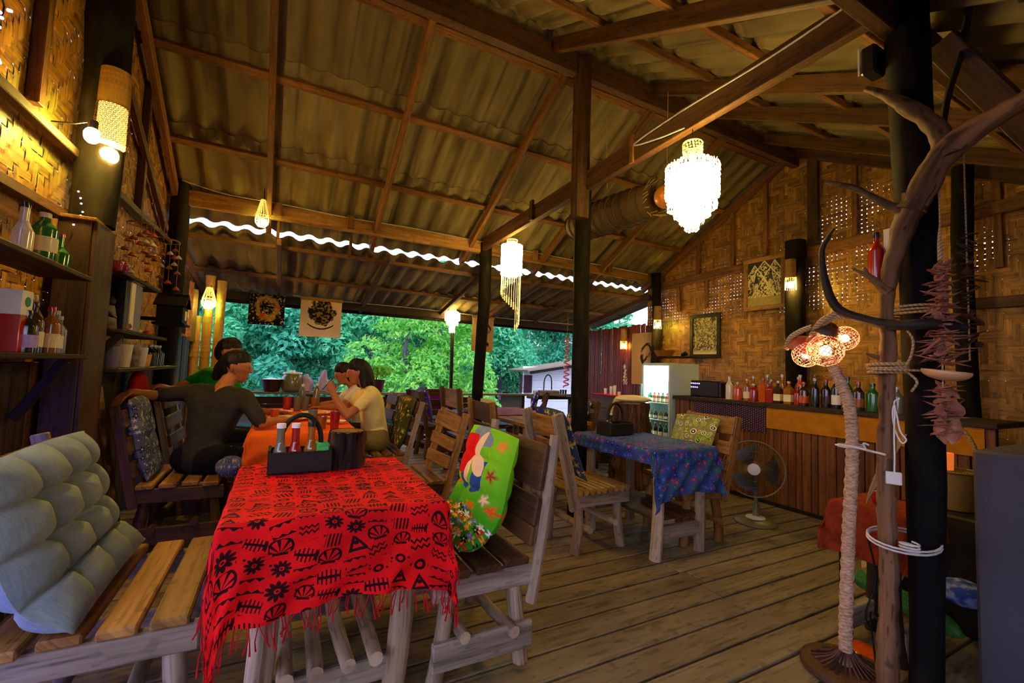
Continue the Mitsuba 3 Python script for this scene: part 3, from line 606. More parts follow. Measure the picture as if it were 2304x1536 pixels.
# ---------------------------------------------------------------- furniture builders
def place(ms, R, t): return xf(ms, R, t)
def slat_chair(name, x, y, ang, lab, w=.62, d=.45, sz=.45, top=.92, nseat=4, backs=((.86, .11), (.70, .11), (.55, .10)), tilt=.13, poles=False, group=None, m=('wood_plank', 'wood_log', 'wood_brown', 'wood_plank'), foot=True, splay=.05, postw=.05, cat='chair', pole_post=False):
    """sits looking along its +x; m: slats, legs, back boards, end boards"""
    t = thing(name, lab, cat, group); R = rz(ang); P = A(x, y, 0)
    add = lambda nm, ms, mt, sm=False: part(t, nm, xf(ms, R, P), mt, sm)
    th = .03
    if poles:
        for i in range(9): add('seat_pole', log((-d/2+.03+i*(d-.06)/8, -w/2-.015, sz-.022), (-d/2+.03+i*(d-.06)/8, w/2+.015, sz-.022), .022, n=9, k=3, bend=.002), m[0], True)
    else:
        sw = d/nseat
        for i in range(nseat): add('seat_slat', box((-d/2+sw*(i+.5), .01*rng.randn(), sz-th/2), (sw-.022-.006*rng.rand(), w+.02, th), .006), m[0])
    b = sz-(.045 if poles else th)
    for s in (-1, 1):
        yy = s*(w/2-.03)
        add('end_board', box((0, yy, b-.045), (d+.03, .035, .085), .005), m[3])
        add('leg', log((d/2-.06, yy-s*.035, b-.03), (d/2-.06+splay, yy-s*.02, 0), .03, .034), m[1], True)
        add('leg', log((-d/2+.07, yy-s*.035, b-.03), (-d/2+.07-splay, yy-s*.02, 0), .032, .036), m[1], True)
        if foot: add('foot_rail', box((0, yy+s*.012, .13), (d+.02, .03, .11), .005), m[3])
        z0 = sz-.14; pl = (top-z0)
        if pole_post: add('back_post', log((-d/2+.0, yy+s*.02, z0-.05), (-d/2-tilt, yy+s*.02, top+.02), .026, .024, bend=.006), m[1], True)
        else: add('back_post', plank((-d/2+.01, yy+s*.018, z0), (-d/2-tilt, yy+s*.018, top+.01), .035, postw, (1, 0, tilt/pl)), m[1])
    for zz_ in (.17, .2):
        xx = .1 if zz_ > .18 else -.12
        add('stretcher', log((xx, -w/2-.02, zz_), (xx, w/2+.02, zz_), .024, n=9, k=4), m[1], True)
    nx_ = nrm((1, 0, tilt/(top-sz+.1)))
    for zc, h in backs:
        xx = -d/2-tilt*(zc-sz+.1)/(top-sz+.1)+.035
        add('back_slat', plank((xx, -w/2, zc+.006*rng.randn()), (xx, w/2, zc+.006*rng.randn()), h, .022, nx_, .005), m[2])
    return t
def cushion(name, path, y0, y1, t, m, lab, nb=(3, 3), R=None, P=(0, 0, 0), cat='cushion', group=None, uvm=False, pinch=.35, n=30, flip=1):
    """stuffed pad whose centre line follows path (x,z), from y0 to y1, buttoned nb times"""
    q = smoothpath(np.array([(a, 0, b) for a, b in path]), 8); s = np.concatenate([[0], np.cumsum(np.linalg.norm(np.diff(q, axis=0), axis=1))]); L = s[-1]
    out = []
    def side(sg):
        def fn(u, v):
            ss = v*L; c = np.stack([np.interp(ss, s, q[:, 0]), np.interp(ss, s, q[:, 2])], 1)
            e = 1e-3*L; c2 = np.stack([np.interp(ss+e, s, q[:, 0])-np.interp(ss-e, s, q[:, 0]), np.interp(ss+e, s, q[:, 2])-np.interp(ss-e, s, q[:, 2])], 1)
            c2 /= np.maximum(np.linalg.norm(c2, axis=1, keepdims=True), 1e-9); nn = np.stack([c2[:, 1], -c2[:, 0]], 1)*flip
            a, b = 2*u-1, 2*v-1
            prof = np.sqrt(np.clip(1-np.abs(a)**3.2, 0, 1))*np.sqrt(np.clip(1-np.abs(b)**3.2, 0, 1))
            su, sv = np.abs(np.sin(PI*u*nb[0])), np.abs(np.sin(PI*v*nb[1])); du, dv = (u*nb[0]+.5)%1-.5, (v*nb[1]+.5)%1-.5
            tuft = .5*np.minimum(su, sv)**.6+.5*(1-np.exp(-(du*du+dv*dv)/.035))
            h = t/2*prof*((1-pinch)+pinch*tuft)
            sag = .03*(np.abs(a)**2*np.abs(b)**2)
            yy = (y0+y1)/2+(y1-y0)/2*a*(1-.05*(1-b*b))
            wr = .004*(meshkit.noise(np.stack([u*14, v*9, u*0+sg], -1), 3)-.5)*prof
            o = sg*h+wr
            return np.stack([c[:, 0]+nn[:, 0]*o, yy, c[:, 1]+nn[:, 1]*o-sag*.4], 1), (np.stack([u, v], 1) if uvm else np.stack([u*(y1-y0), v*L], 1))
        g = grid(n, n, fn)
        return g if sg*flip < 0 else (g[0], g[1][:, ::-1], g[2])
    return solo(name, xf(join(side(1), side(-1)), R, P), m, lab, cat, True, group)
def drape(x0, x1, y0, y1, h, over, nx=70, ny=90, wav=.018, corner=1.0, seed=0, hem=None):
    """tablecloth over the top x0..x1, y0..y1; over = overhang at (x0, x1, y0, y1); hem(x, side) lengthens the front"""
    ox0, ox1, oy0, oy1 = over; r = .018
    def fn(u, v):
        X = x0-ox0+(x1-x0+ox0+ox1)*u; Y = y0-oy0+(y1-y0+oy0+oy1)*v; uvv = np.stack([X, Y], 1)
        ax = np.where(X < x0, x0-X, np.where(X > x1, X-x1, 0)); ay = np.where(Y < y0, y0-Y, np.where(Y > y1, Y-y1, 0)); sx = np.where(X < x0, -1, 1); sy = np.where(Y < y0, -1, 1)
        if hem: ay = ay*np.where(Y < y0, hem((np.clip(X, x0, x1)-x0)/(x1-x0)), 1)
        drop = np.hypot(ax, ay) if corner == 0 else np.maximum(ax, ay)+corner*.30*np.minimum(ax, ay)
        nz_ = meshkit.noise(np.stack([X*9, Y*9, X*0+seed], -1), seed)-.5
        fl = wav*np.sin((X*sy+Y*sx)*34+3*nz_)*np.clip(drop/.25, 0, 1)
        out = .012+.10*drop+fl+.02*nz_*np.clip(drop/.1, 0, 1)
        mn = np.minimum(ax, ay); k = (mn > 0)
        px = np.clip(X, x0, x1)+sx*np.where(ax > 0, np.where(k & (ay >= ax), .35*ax, out*np.minimum(1, ax/.02)), 0)
        py = np.clip(Y, y0, y1)+sy*np.where(ay > 0, np.where(k & (ax > ay), .35*ay, out*np.minimum(1, ay/.02)), 0)
        pz = h-np.maximum(drop-.004, 0)+.0015*nz_
        return np.stack([px, py, pz], 1), uvv
    return grid(nx, ny, fn)
def fringe(pts, l, m, parent):
    out = []
    for p in pts:
        e = p+A(.01*rng.randn(), .01*rng.randn(), -l*(.6+.6*rng.rand())); out.append(tube([p, (p+e)/2+A(.004*rng.randn(), .004*rng.randn(), 0), e], [.0016, .002, .0032], 4))
    part(parent+'__cloth', 'fringe', join(*out), m, kind='stuff')
def table(name, x0, x1, y0, y1, h, lab, legs=(.06, .06), r=.042, m='wood_log', shelf=0, inset=None, low=.14):
    t = thing(name, lab, 'table'); ix, iy = inset or (.08, .10)
    n = max(3, int(round((x1-x0)/.16))); w = (x1-x0)/n
    for i in range(n): part(t, 'top_board', box((x0+w*(i+.5), (y0+y1)/2, h-.02), (w-.006, y1-y0, .035)), 'wood_plank')
    for xx in (x0+ix, x1-ix):
        for yy in (y0+iy, y1-iy): part(t, 'leg', log((xx, yy, h-.037), (xx+.01*rng.randn(), yy, 0), r*.9, r), m, True)
    for yy in (y0+iy, y1-iy):
        part(t, 'apron', box(((x0+x1)/2, yy, h-.09), (x1-x0-2*ix, .03, .09)), 'wood_log')
        part(t, 'cross_rail', box(((x0+x1)/2, yy+.0, low-.03), (x1-x0-2*ix, .04, .09)), 'wood_grey')
    for i in range(shelf):
        xx = x0+ix+.075+(x1-x0-2*ix-.15)*i/max(1, shelf-1)
        part(t, 'footrest_log', log((xx+.01*rng.randn(), y0+iy-.08, low+.045), (xx, y1-iy+.06, low+.05), .027, .030, n=10, bend=.008), m, True)
    return t
# front table with the red sarong
table('wooden_table', -.13, .58, 1.60, 2.46, .742, 'rough driftwood table under the red printed cloth, nearest the camera', r=.046, shelf=4, inset=(.13, .16))
ct = thing('tablecloth', 'red cloth with black shell and fishbone print and fringe, on the nearest table', 'tablecloth')
DR = drape(-.13, .58, 1.60, 2.46, .748, (.10, .12, .29, .15), hem=lambda s: 1.0+.04*np.sin(s*9)-.06*s, seed=3, wav=.010)
v = DR[0]; cn = (v[:, 0] < .02) & (v[:, 1] < 1.62) & (v[:, 2] < .72)
kx = np.clip((-.07-v[:, 0])/.09, 0, 1)*cn; v[:, 2] -= .17*kx**2*np.clip((.75-v[:, 2])/.29, 0, 1); v[:, 0] += .03*kx*np.clip((.6-v[:, 2])/.3, 0, 1)
kx = np.clip((v[:, 0]-.46)/.16, 0, 1)*(v[:, 1] < 1.62)*(v[:, 2] < .72); v[:, 2] -= .06*kx**2
part(ct, 'cloth', DR, 'cloth_sarong', True)
fr_i = np.arange(0, 71)*91
pts = [v[i]+A(.004*rng.randn(), 0, 0) for i in fr_i]+[v[70*91+j] for j in range(0, 91)]+[v[j] for j in range(0, 60)]
fabric('cloth_red_plain', '#a81420'); fringe(pts, .07, 'cloth_red_plain', ct)
tail = v[0]; fringe([tail+A(.012*rng.randn(), .01*rng.randn(), .02) for _ in range(26)], .15, 'cloth_red_plain', ct)
# second table with the diners
table('wooden_table', -.16, .54, 3.42, 5.30, .742, 'long dining table under the orange cloth, with the diners', r=.045, inset=(.10, .14))
ct = thing('tablecloth', 'orange red cloth on the diners\' table', 'tablecloth')
part(ct, 'cloth', drape(-.16, .54, 3.42, 5.30, .748, (.08, .08, .22, .15), 50, 80, seed=5), 'cloth_orange', True)
# table with the blue cloth
table('wooden_table', 2.24, 2.84, 2.17, 3.02, .742, 'rough wooden table under the blue floral cloth, next to the middle post', r=.040, shelf=0, inset=(.09, .06), low=.2)
part('wooden_table_002', 'lower_shelf', box((2.54, 2.6, .255), (.40, .72, .02)), 'wood_brown')
ct = thing('tablecloth', 'blue floral cloth hanging over the front end of the table beside the fan', 'tablecloth')
DR = drape(2.22, 2.82, 2.15, 3.04, .748, (.10, .10, .33, .10), hem=lambda s: 1.0-.10*np.sin(s*3), seed=8, wav=.016); v = DR[0]
kx = np.clip((2.34-v[:, 0])/.16, 0, 1)*(v[:, 1] < 2.17)*(v[:, 2] < .72); v[:, 2] -= .05*kx**2
part(ct, 'cloth', DR, 'cloth_blue', True)
# long table behind
table('wooden_table', 2.06, 2.86, 3.62, 5.2, .742, 'bare long plank table with a purple runner, behind the middle post', r=.045)
ct = thing('table_runner', 'mauve runner cloth on the far half of the long plank table', 'tablecloth')
part(ct, 'cloth', drape(2.08, 2.84, 4.3, 5.2, .747, (.05, .05, .0, .1), 30, 40, seed=9), 'cloth_purple', True)

B = 'wood_brown'
slat_chair('slat_bench', -.44, 2.06, 0, 'slatted wooden bench seat in the near left corner, holding the grey tufted cushion', w=.70, d=.50, nseat=4, m=('wood_plank', 'wood_grey', B, 'wood_grey'))
cushion('cushion', [(-.46, .49), (-.58, .56), (-.65, .74), (-.69, .95)], 1.66, 2.40, .21, 'cloth_grey', 'big grey tufted cushion on the slatted bench', (4, 4), pinch=.80, flip=1, n=64)
slat_chair('slat_chair', .80, 1.98, PI, 'rough driftwood chair with dark back boards, holding the bright green cushion', w=.64, d=.42, top=.94, nseat=3, backs=((.82, .20), (.64, .12), (.53, .08)), tilt=.10, m=('wood_brown', 'wood_log', 'wood_brown', 'wood_grey'), pole_post=True)
cushion('cushion', [(.70, .50), (.80, .51), (.89, .60), (.93, .78), (.965, .95)], 1.74, 2.26, .15, 'cloth_green', 'bright green cushion with a big red and cream flower, beside the red cloth', (3, 4), uvm=True, flip=-1, pinch=.5, n=48)
slat_chair('slat_chair', -.53, 3.80, 0, 'slatted chair of the man in the dark shirt, against the left wall', w=.62, d=.46, nseat=4, tilt=.12, m=('wood_plank', 'wood_brown', B, 'wood_brown'))
cushion('cushion', [(-.70, .47), (-.76, .62), (-.80, .80), (-.83, .98)], 3.55, 3.98, .10, 'cush_batik', 'blue and white batik cushion behind the man in the dark shirt', (3, 4))
slat_chair('slat_chair', .90, 3.30, PI, 'empty slatted wooden chair at the near corner of the diners\' table', w=.52, d=.40, top=.90, nseat=3, backs=((.83, .12), (.68, .09), (.55, .09)), tilt=.14, m=('wood_plank', 'wood_plank', 'wood_plank', 'wood_brown'))
slat_chair('slat_chair', .86, 4.38, PI, 'chair of the woman in the yellow shirt', w=.6, d=.42, top=.9, tilt=.14)
cushion('cushion', [(1.02, .48), (1.07, .6), (1.11, .76), (1.16, .95)], 4.12, 4.66, .11, 'cush_jungle', 'dark olive and yellow patterned cushion behind the woman in the yellow shirt', (3, 3), flip=-1)
slat_chair('slat_chair', -.55, 4.85, 0, 'chair of the man in the green shirt', w=.6, d=.44, tilt=.12)
slat_chair('slat_chair', .88, 5.1, PI, 'chair of the diner in white at the far end of the orange cloth', w=.5, d=.40, tilt=.12)
slat_chair('pole_chair', 2.06, 2.69, 0, 'chair with a seat of round yellow poles, left of the blue cloth', w=.44, d=.48, top=.95, foot=False, poles=True, backs=((.86, .16), (.70, .12), (.56, .10)), tilt=.16, m=('bamboo_pole', 'wood_log', 'wood_plank', 'wood_log'), postw=.08, splay=.03)
cushion('cushion', [(1.935, .50), (1.86, .66), (1.795, .84), (1.715, .985)], 2.49, 2.89, .075, 'cush_blue_floral', 'dark blue cushion curling over the back of the pole chair', (3, 6))
slat_chair('slat_chair', 2.90, 2.52, PI-.12, 'wooden chair right of the blue cloth, holding the cushion printed with rings', foot=False, w=.52, d=.36, top=.93, backs=((.86, .14), (.70, .10), (.57, .08)), tilt=.14, m=('wood_plank', 'wood_plank', 'wood_plank', 'wood_plank'), postw=.06)
cushion('cushion', [(2.88, .49), (2.95, .56), (3.03, .74), (3.105, .925)], 2.33, 2.76, .08, 'cush_rings', 'olive cushion printed with white and green rings, right of the blue cloth', (3, 4), flip=-1)
slat_chair('slat_chair', 2.06, 4.06, 0, 'dark plank-backed chair at the near end of the long plank table', w=.58, d=.42, top=.92, backs=((.81, .19), (.63, .12)), tilt=.06, m=(B, 'wood_plank', B, B))
cushion('cushion', [(1.96, .49), (1.90, .70), (1.86, .945)], 3.86, 4.22, .07, 'cush_yellow', 'pale yellow cushion peeking over the dark plank-backed chair', (3, 3))
slat_chair('slat_chair', 2.06, 4.95, 0, 'chair with a knotty plank back, second along the long plank table', w=.6, d=.42, top=1.0, backs=((.88, .22), (.66, .16)), tilt=.07, m=(B, B, 'wood_plank', B))
slat_chair('slat_chair', 1.98, 6.05, .1, 'far chair with the patterned violet cushion, near the railing', w=.5, d=.42, top=.9, m=(B, B, B, B))
cushion('cushion', [(1.88, .49), (1.84, .7), (1.77, .95)], 5.85, 6.25, .09, 'cush_violet', 'violet and orange patterned cushion on the far chair near the railing', (2, 3))
slat_chair('slat_chair', 2.15, 6.75, PI/2, 'small far chair with the plain purple cushion against the railing', w=.45, d=.40, top=.85, m=(B, B, B, B))
cushion('cushion', [(0, .49), (-.04, .66), (-.08, .86)], -.19, .19, .1, 'cush_purple', 'plain bright purple cushion near the railing', (2, 2), R=rz(-PI/2), P=(2.20, 6.62, 0))
slat_chair('slat_chair', 3.25, 5.75, PI*.8, 'far chair with the blue cushion beyond the long plank table', w=.5, d=.42, top=.9, m=(B, B, B, B))
cushion('cushion', [(.13, .49), (.18, .7), (.25, .95)], -.2, .2, .08, 'cush_iris', 'deep blue cushion with an orange flower beyond the long plank table', (2, 3), R=rz(-.2*PI), P=(3.2, 5.75, 0), flip=-1)
slat_chair('slat_chair', 3.16, 4.55, PI, 'chair with the olive and purple cushion on the far side of the long plank table', w=.5, d=.40, top=.88, m=(B, B, B, B))
cushion('cushion', [(3.27, .49), (3.33, .66), (3.41, .90)], 4.34, 4.76, .09, 'cush_blue_floral', 'olive and purple cushion on the far side of the long plank table', (3, 3), flip=-1)
slat_chair('slat_chair', 3.95, 4.75, PI*.9, 'chair with the yellow poppy cushion, right of the middle post', w=.5, d=.40, top=.88, m=(B, B, B, B))
cushion('cushion', [(.10, .49), (.16, .64), (.24, .90)], -.25, .25, .08, 'cush_yellow', 'pale yellow cushion with orange poppies, right of the middle post', (3, 3), R=rz(-.1*PI), P=(3.95, 4.75, 0), flip=-1)

# ---------------------------------------------------------------- people
mat('skin', proc(lambda p, n, uv: mix(lin('#b8703e'), lin('#a05a32'), fbm(p.x*20, p.y*20, p.z*20))), .5, .4)
mat('hair', proc(lambda p, n, uv: mix(lin('#070504'), lin('#18100c'), noise(p.x*160, p.y*160, p.z*12))), .6, .3)
mat('eye_white', '#d8d0c8', .3); mat('eye_dark', '#0c0806', .2)
def bones(bs, length=.016, it=14):
    """one continuous skin over bones (p, r, q, r2)"""
    ms = []
    for p, r, q, r2 in bs:
        a = Manifold.sphere(r, 18).translate([float(x) for x in p]); b = Manifold.sphere(r2, 18).translate([float(x) for x in q])
        ms.append(Manifold.batch_hull([a, b]))
    m = ms[0]
    for k in ms[1:]: m = m+k
    m = m.refine_to_length(length).to_mesh()
    t = trimesh.Trimesh(m.vert_properties[:, :3], m.tri_verts, process=True)
    trimesh.smoothing.filter_taubin(t, .5, -.53, it)
    return np.array(t.vertices), np.array(t.faces), np.array(t.vertices)[:, [1, 2]]
def chain(*pr): return [(pr[i][0], pr[i][1], pr[i+1][0], pr[i+1][1]) for i in range(len(pr)-1)]
def hand_bones(w, d, nrm_, curl=.5, sc=1.0, side=1):
    """palm and five fingers from the wrist w along d, palm facing nrm_"""
    d = nrm(d); n_ = nrm(np.asarray(nrm_)-np.dot(nrm_, d)*d); s = np.cross(n_, d)*side; out = []
    pc = w+d*.085*sc
    for k in (-1.2, -.4, .4, 1.2): out.append((w+d*.012*sc+s*k*.012*sc, .013*sc, pc+s*k*.019*sc, .0105*sc))
    for k, L in ((-1.2, .062), (-.4, .074), (.4, .080), (1.2, .070)):
        b = pc+s*k*.019*sc; a1 = curl*.6; a2 = curl*1.5
        m_ = b+(d*math.cos(a1)+n_*math.sin(a1))*L*.52*sc; e = m_+(d*math.cos(a2)+n_*math.sin(a2))*L*.48*sc
        out += chain((b, .0095*sc), (m_, .0085*sc), (e, .0068*sc))
    tb = w+d*.03*sc+s*.024*sc; t1 = tb+(d*.6+s*.75+n_*.35)*.038*sc; t2 = t1+(d*.85+s*.2+n_*.5)*.03*sc
    return out+chain((tb, .0125*sc), (t1, .0105*sc), (t2, .008*sc))
def head_bones(c, f, u, s=1.0):
    """c: centre of the skull; f: where the face looks; u: up"""
    f = nrm(f); u = nrm(np.asarray(u)-np.dot(u, f)*f); l = np.cross(u, f); at = lambda a, b, e: c+(f*a+l*b+u*e)*s
    b = [(at(-.012, 0, .022), .088*s, at(.022, 0, .012), .080*s), (at(.02, 0, .0), .072*s, at(.045, 0, -.062), .048*s), (at(.052, .014, -.088), .022*s, at(.052, -.014, -.088), .022*s),
         (at(-.02, 0, -.03), .062*s, at(-.02, 0, -.08), .05*s), (at(.094, 0, .016), .009*s, at(.108, 0, -.018), .0125*s), (at(.092, .012, -.022), .009*s, at(.092, -.012, -.022), .009*s),
         (at(.083, .018, -.05), .0095*s, at(.083, -.018, -.05), .0095*s), (at(.086, .03, .03), .011*s, at(.086, -.03, .03), .011*s), (at(.07, .038, -.015), .018*s, at(.07, -.038, -.015), .018*s)]
    for k in (-1, 1): b.append((at(-.008, k*.084, .012), .014*s, at(-.002, k*.082, -.022), .010*s))
    eyes = [at(.083, k*.030, .012) for k in (-1, 1)]
    return b, eyes, at
def person(lab, hip, neck, shl, shr, head, f, u, arms, legs, shirt, trouser, hairf, r=1.0, sleeve=.55, trouser_r=1.0):
    """arms: (elbow, wrist, palm direction, palm normal, curl, side); legs: (knee, ankle, toe)"""
    t = thing('person', lab, 'person')
    hip, neck, shl, shr, head = A(*hip), A(*neck), A(*shl), A(*shr), A(*head)
    ax = nrm(shl-shr); hl, hr = hip+nrm(ax*A(1, 1, 0))*.085, hip-nrm(ax*A(1, 1, 0))*.085
    mid = hip*.55+(shl+shr)/2*.45; ch = hip*.2+(shl+shr)/2*.8
    hb, eyes, at = head_bones(head, f, u, r)
    body = [(hl, .10, hr, .10), (hip, .115, mid, .105), (mid+ax*.05, .095, ch+ax*.085, .095), (mid-ax*.05, .095, ch-ax*.085, .095), (ch+ax*.09, .095, shl, .055), (ch-ax*.09, .095, shr, .055), (shl, .055, shr, .055), (ch, .09, neck, .055), (neck, .054, head-nrm(u)*.05*r-nrm(f)*.012, .050)]
    tor = [(p, a+.013, q, b+.013) for p, a, q, b in body[:8]]; tor[7] = (ch, .10, neck-A(0, 0, .035), .062)
    sk = list(body)+hb; slv = []
    for sh, (el, wr, pd, pn, cu, sd) in zip((shl, shr), arms):
        el, wr = A(*el), A(*wr); sk += chain((sh, .05), (el, .037), (wr, .026))+hand_bones(wr, A(*pd), A(*pn), cu, .95*r, sd)
        e2 = sh+(el-sh)*min(sleeve, 1); slv += [(sh, .062, e2, .052)]
        if sleeve > 1: slv += [(el, .05, el+(wr-el)*(sleeve-1), .04)]
    lg = []
    for h_, (kn, an, toe) in zip((hl, hr), legs):
        kn, an, toe = A(*kn), A(*an), A(*toe); sk += chain((h_, .085), (kn, .058), (an, .038))+[(an-A(0, 0, .03), .036, toe, .026)]; lg += [(h_, .098*trouser_r, kn, .07*trouser_r), (kn, .07*trouser_r, kn+(an-kn)*.2, .066)]
    part(t, 'body', bones(sk, .014, 8), 'skin', True)
    part(t, 'shirt', bones(tor+slv, .02, 12), shirt, True)
    part(t, 'trousers', bones([(hl, .118, hr, .118), (hip, .125, hip+(mid-hip)*.35, .118)]+lg, .02, 12), trouser, True)
    hv, hf_, hu = bones([(at(*a), ra*r, at(*b), rb*r) for a, ra, b, rb in hairf], .009, 5)
    d = hv-head; ang_ = np.arctan2(d[:, 1], d[:, 0]); q = meshkit.noise(np.stack([np.cos(ang_)*9, np.sin(ang_)*9, d[:, 2]*12], -1), 5)-.5
    hv = hv+nrm(d.mean(0))*0+d/np.maximum(np.linalg.norm(d, axis=1, keepdims=True), 1e-6)*(.011*q)[:, None]; part(t, 'hair', (hv, hf_, hu), 'hair', True)
    for e in eyes: part(t+'__body', 'eye', ball(.0115*r, e, 8), 'eye_white', True); 
    for e in eyes: part(t+'__body', 'pupil', ball(.006*r, e+nrm(f)*.008*r, 8), 'eye_dark', True)
    return t, at
def folds(c1, c2): return proc(lambda p, n, uv: mix(lin(c1), lin(c2), fbm(p.x*14, p.y*14, p.z*26)))
fabric('shirt_dark', folds('#38332c', '#26221e')); fabric('shirt_green', folds('#128a22', '#0c6a1a')); fabric('shirt_yellow', folds('#f6e08c', '#e4c468')); fabric('shirt_white', folds('#e8dcd0', '#ccc0b4'))
fabric('shorts_khaki', folds('#8c7a48', '#6c5c34')); fabric('trousers_black', '#15141a')
cap = lambda a=0: [((-.020, 0, .040), .094, (.004, 0, .060), .084), ((-.045, 0, .01), .080, (-.05, 0, -.03), .066)]
person('man in a dark grey shirt seen from behind, one arm along the chair back', (-.46, 3.78, .545), (-.36, 3.93, 1.055), (-.55, 4.02, .995), (-.22, 3.80, .97), (-.30, 3.97, 1.185), (.93, -.20, -.12), (.1, 0, 1),
       [((-.78, 4.02, .965), (-.90, 3.86, 1.0), (-.3, -.8, -.4), (0, 0, -1), .5, 1), ((-.10, 3.62, .80), (.06, 3.84, .80), (.6, .8, 0), (0, 0, -1), .3, -1)],
       [((-.05, 4.02, .53), (-.08, 4.05, .10), (.08, 4.08, .04)), ((-.02, 3.80, .53), (-.12, 3.80, .10), (.04, 3.80, .04))], 'shirt_dark', 'trousers_black',
       cap()+[((-.06, 0, .02), .072, (-.10, 0, -.03), .048), ((-.10, 0, -.03), .046, (-.125, .01, -.095), .028)], sleeve=.95)
person('man in a bright green shirt with short dark hair, behind the man in dark grey', (-.52, 4.75, .56), (-.46, 4.79, 1.165), (-.60, 4.98, 1.105), (-.40, 4.57, 1.09), (-.425, 4.79, 1.31), (.9, -.3, -.15), (.05, 0, 1),
       [((-.84, 4.86, .95), (-.90, 4.66, 1.0), (-.2, -.9, 0), (0, 0, -1), .5, 1), ((-.24, 4.52, .80), (-.02, 4.56, .785), (1, .1, 0), (0, 0, -1), .4, -1)],
       [((-.08, 4.88, .53), (-.08, 4.9, .1), (.06, 4.9, .04)), ((-.08, 4.64, .53), (-.08, 4.62, .1), (.06, 4.62, .04))], 'shirt_green', 'trousers_black', cap())
t, at = person('woman in a yellow shirt with long black hair, hands raised with a phone', (.84, 4.34, .545), (.735, 4.33, 1.045), (.76, 4.16, .975), (.76, 4.50, .985), (.645, 4.32, 1.165), (-.96, -.1, -.22), (-.1, 0, 1),
       [((.545, 4.10, .79), (.43, 4.20, .965), (-.35, .15, .9), (.3, .9, .3), .7, 1), ((.56, 4.52, .80), (.44, 4.42, .96), (-.3, -.2, .9), (.3, -.9, .3), .7, -1)],
       [((.44, 4.24, .52), (.5, 4.24, .1), (.36, 4.22, .04)), ((.44, 4.44, .52), (.5, 4.44, .1), (.36, 4.44, .04))], 'shirt_yellow', 'shorts_khaki',
       [((-.022, 0, .040), .096, (.004, 0, .060), .086), ((-.045, 0, .02), .088, (-.075, 0, -.10), .074), ((-.075, 0, -.10), .072, (-.08, 0, -.21), .052), ((-.02, .066, .02), .034, (-.01, .074, -.13), .026), ((-.02, -.066, .02), .034, (-.01, -.074, -.13), .026)], r=.95, sleeve=.62)
solo('phone', xf(cbox(.14, .07, .008, .003), ry(-.9)@rz(.1), (.385, 4.31, 1.06)), 'black_plastic', 'small dark phone held up by the woman in the yellow shirt', 'phone')
person('diner in a white top with dark hair, behind the woman in the yellow shirt', (.86, 5.08, .53), (.72, 5.06, 1.01), (.74, 4.89, .95), (.74, 5.22, .95), (.61, 5.05, 1.13), (-.95, -.1, -.35), (-.15, 0, 1),
       [((.56, 4.82, .80), (.40, 4.92, .79), (-1, .3, 0), (0, 0, -1), .4, 1), ((.56, 5.28, .80), (.40, 5.2, .79), (-1, -.2, 0), (0, 0, -1), .4, -1)],
       [((.46, 4.98, .52), (.5, 4.98, .1), (.36, 4.98, .04)), ((.46, 5.18, .52), (.5, 5.18, .1), (.36, 5.18, .04))], 'shirt_white', 'trousers_black',
       [((-.022, 0, .040), .096, (.004, 0, .060), .086), ((-.045, 0, .0), .085, (-.06, 0, -.08), .07)], r=.93, sleeve=.6)

# ---------------------------------------------------------------- the bar on the right
fabric('cloth_dotted', proc(lambda p, n, uv: mix(lin('#2c1a30'), lin('#8a6a78'), dr.select((dr.square(uv.x*42-dr.floor(uv.x*42)-.5)+dr.square(uv.y*42+.5*(dr.floor(uv.x*42)-2*dr.floor(uv.x*21))-dr.floor(uv.y*42+.5*(dr.floor(uv.x*42)-2*dr.floor(uv.x*21)))-.5)) < .07, 1.0, 0.0))))
fabric('cloth_ochre', proc(lambda p, n, uv: mix(lin('#c07a1c'), lin('#a86414'), fbm(uv.x*20, uv.y*20))))
t = thing('bar_counter', 'long bar counter faced with upright reddish brown slats along the woven wall', 'bar counter')
BX, BY0, BY1, BZ = 4.38, 1.15, 3.92, 1.00
part(t, 'counter_top', box((BX+.26, (BY0+BY1)/2, BZ-.02), (.60, BY1-BY0+.04, .04)), 'wood_dark')
y = BY0
while y < BY1-.02:
    w = min(.055+.03*rng.rand(), BY1-y); part(t, 'front_slat', box((BX+.012+.004*rng.randn(), y+w/2, (BZ-.04)/2), (.018, w-.004, BZ-.04)), 'wood_bar'); y += w
part(t, 'inner_panel', box((BX+.05, (BY0+BY1)/2, .48), (.02, BY1-BY0, .96)), 'wood_black')
part(t, 'kick_board', box((BX-.004, (BY0+BY1)/2, .02), (.012, BY1-BY0, .035)), 'wood_black')
def hung(y0, y1, z0, z1, wav=.004):
    return join(*[grid(24, 10, lambda u, v, s=s: (np.stack([BX-.012-s*.004-wav*np.sin(u*30)*v, y0+(y1-y0)*u, z1+(z0-z1)*v], 1), np.stack([(y1-y0)*u, (z1-z0)*v], 1))) for s in (0, 1)])
solo('bar_cloth', join(hung(2.76, 3.62, .70, 1.003), grid(24, 4, lambda u, v: (np.stack([BX-.012+.3*v, 2.76+.86*u, 1.003+v*0], 1), np.stack([.86*u, -.3*v], 1)))), 'cloth_dotted', 'dark purple dotted cloth hanging over the front of the bar', 'cloth', True)
solo('bar_cloth', join(hung(1.2, 2.755, .755, 1.0, .001), ), 'cloth_ochre', 'plain ochre cloth hanging along the near half of the bar front', 'cloth', True)
def glassmat(nm, c, rough=.06): scene[nm] = {'type': 'twosided', 'bsdf': {'type': 'principled', 'base_color': {'type': 'rgb', 'value': lin(c)}, 'roughness': rough, 'specular': .8, 'clearcoat': 1.0, 'clearcoat_gloss': .95}}
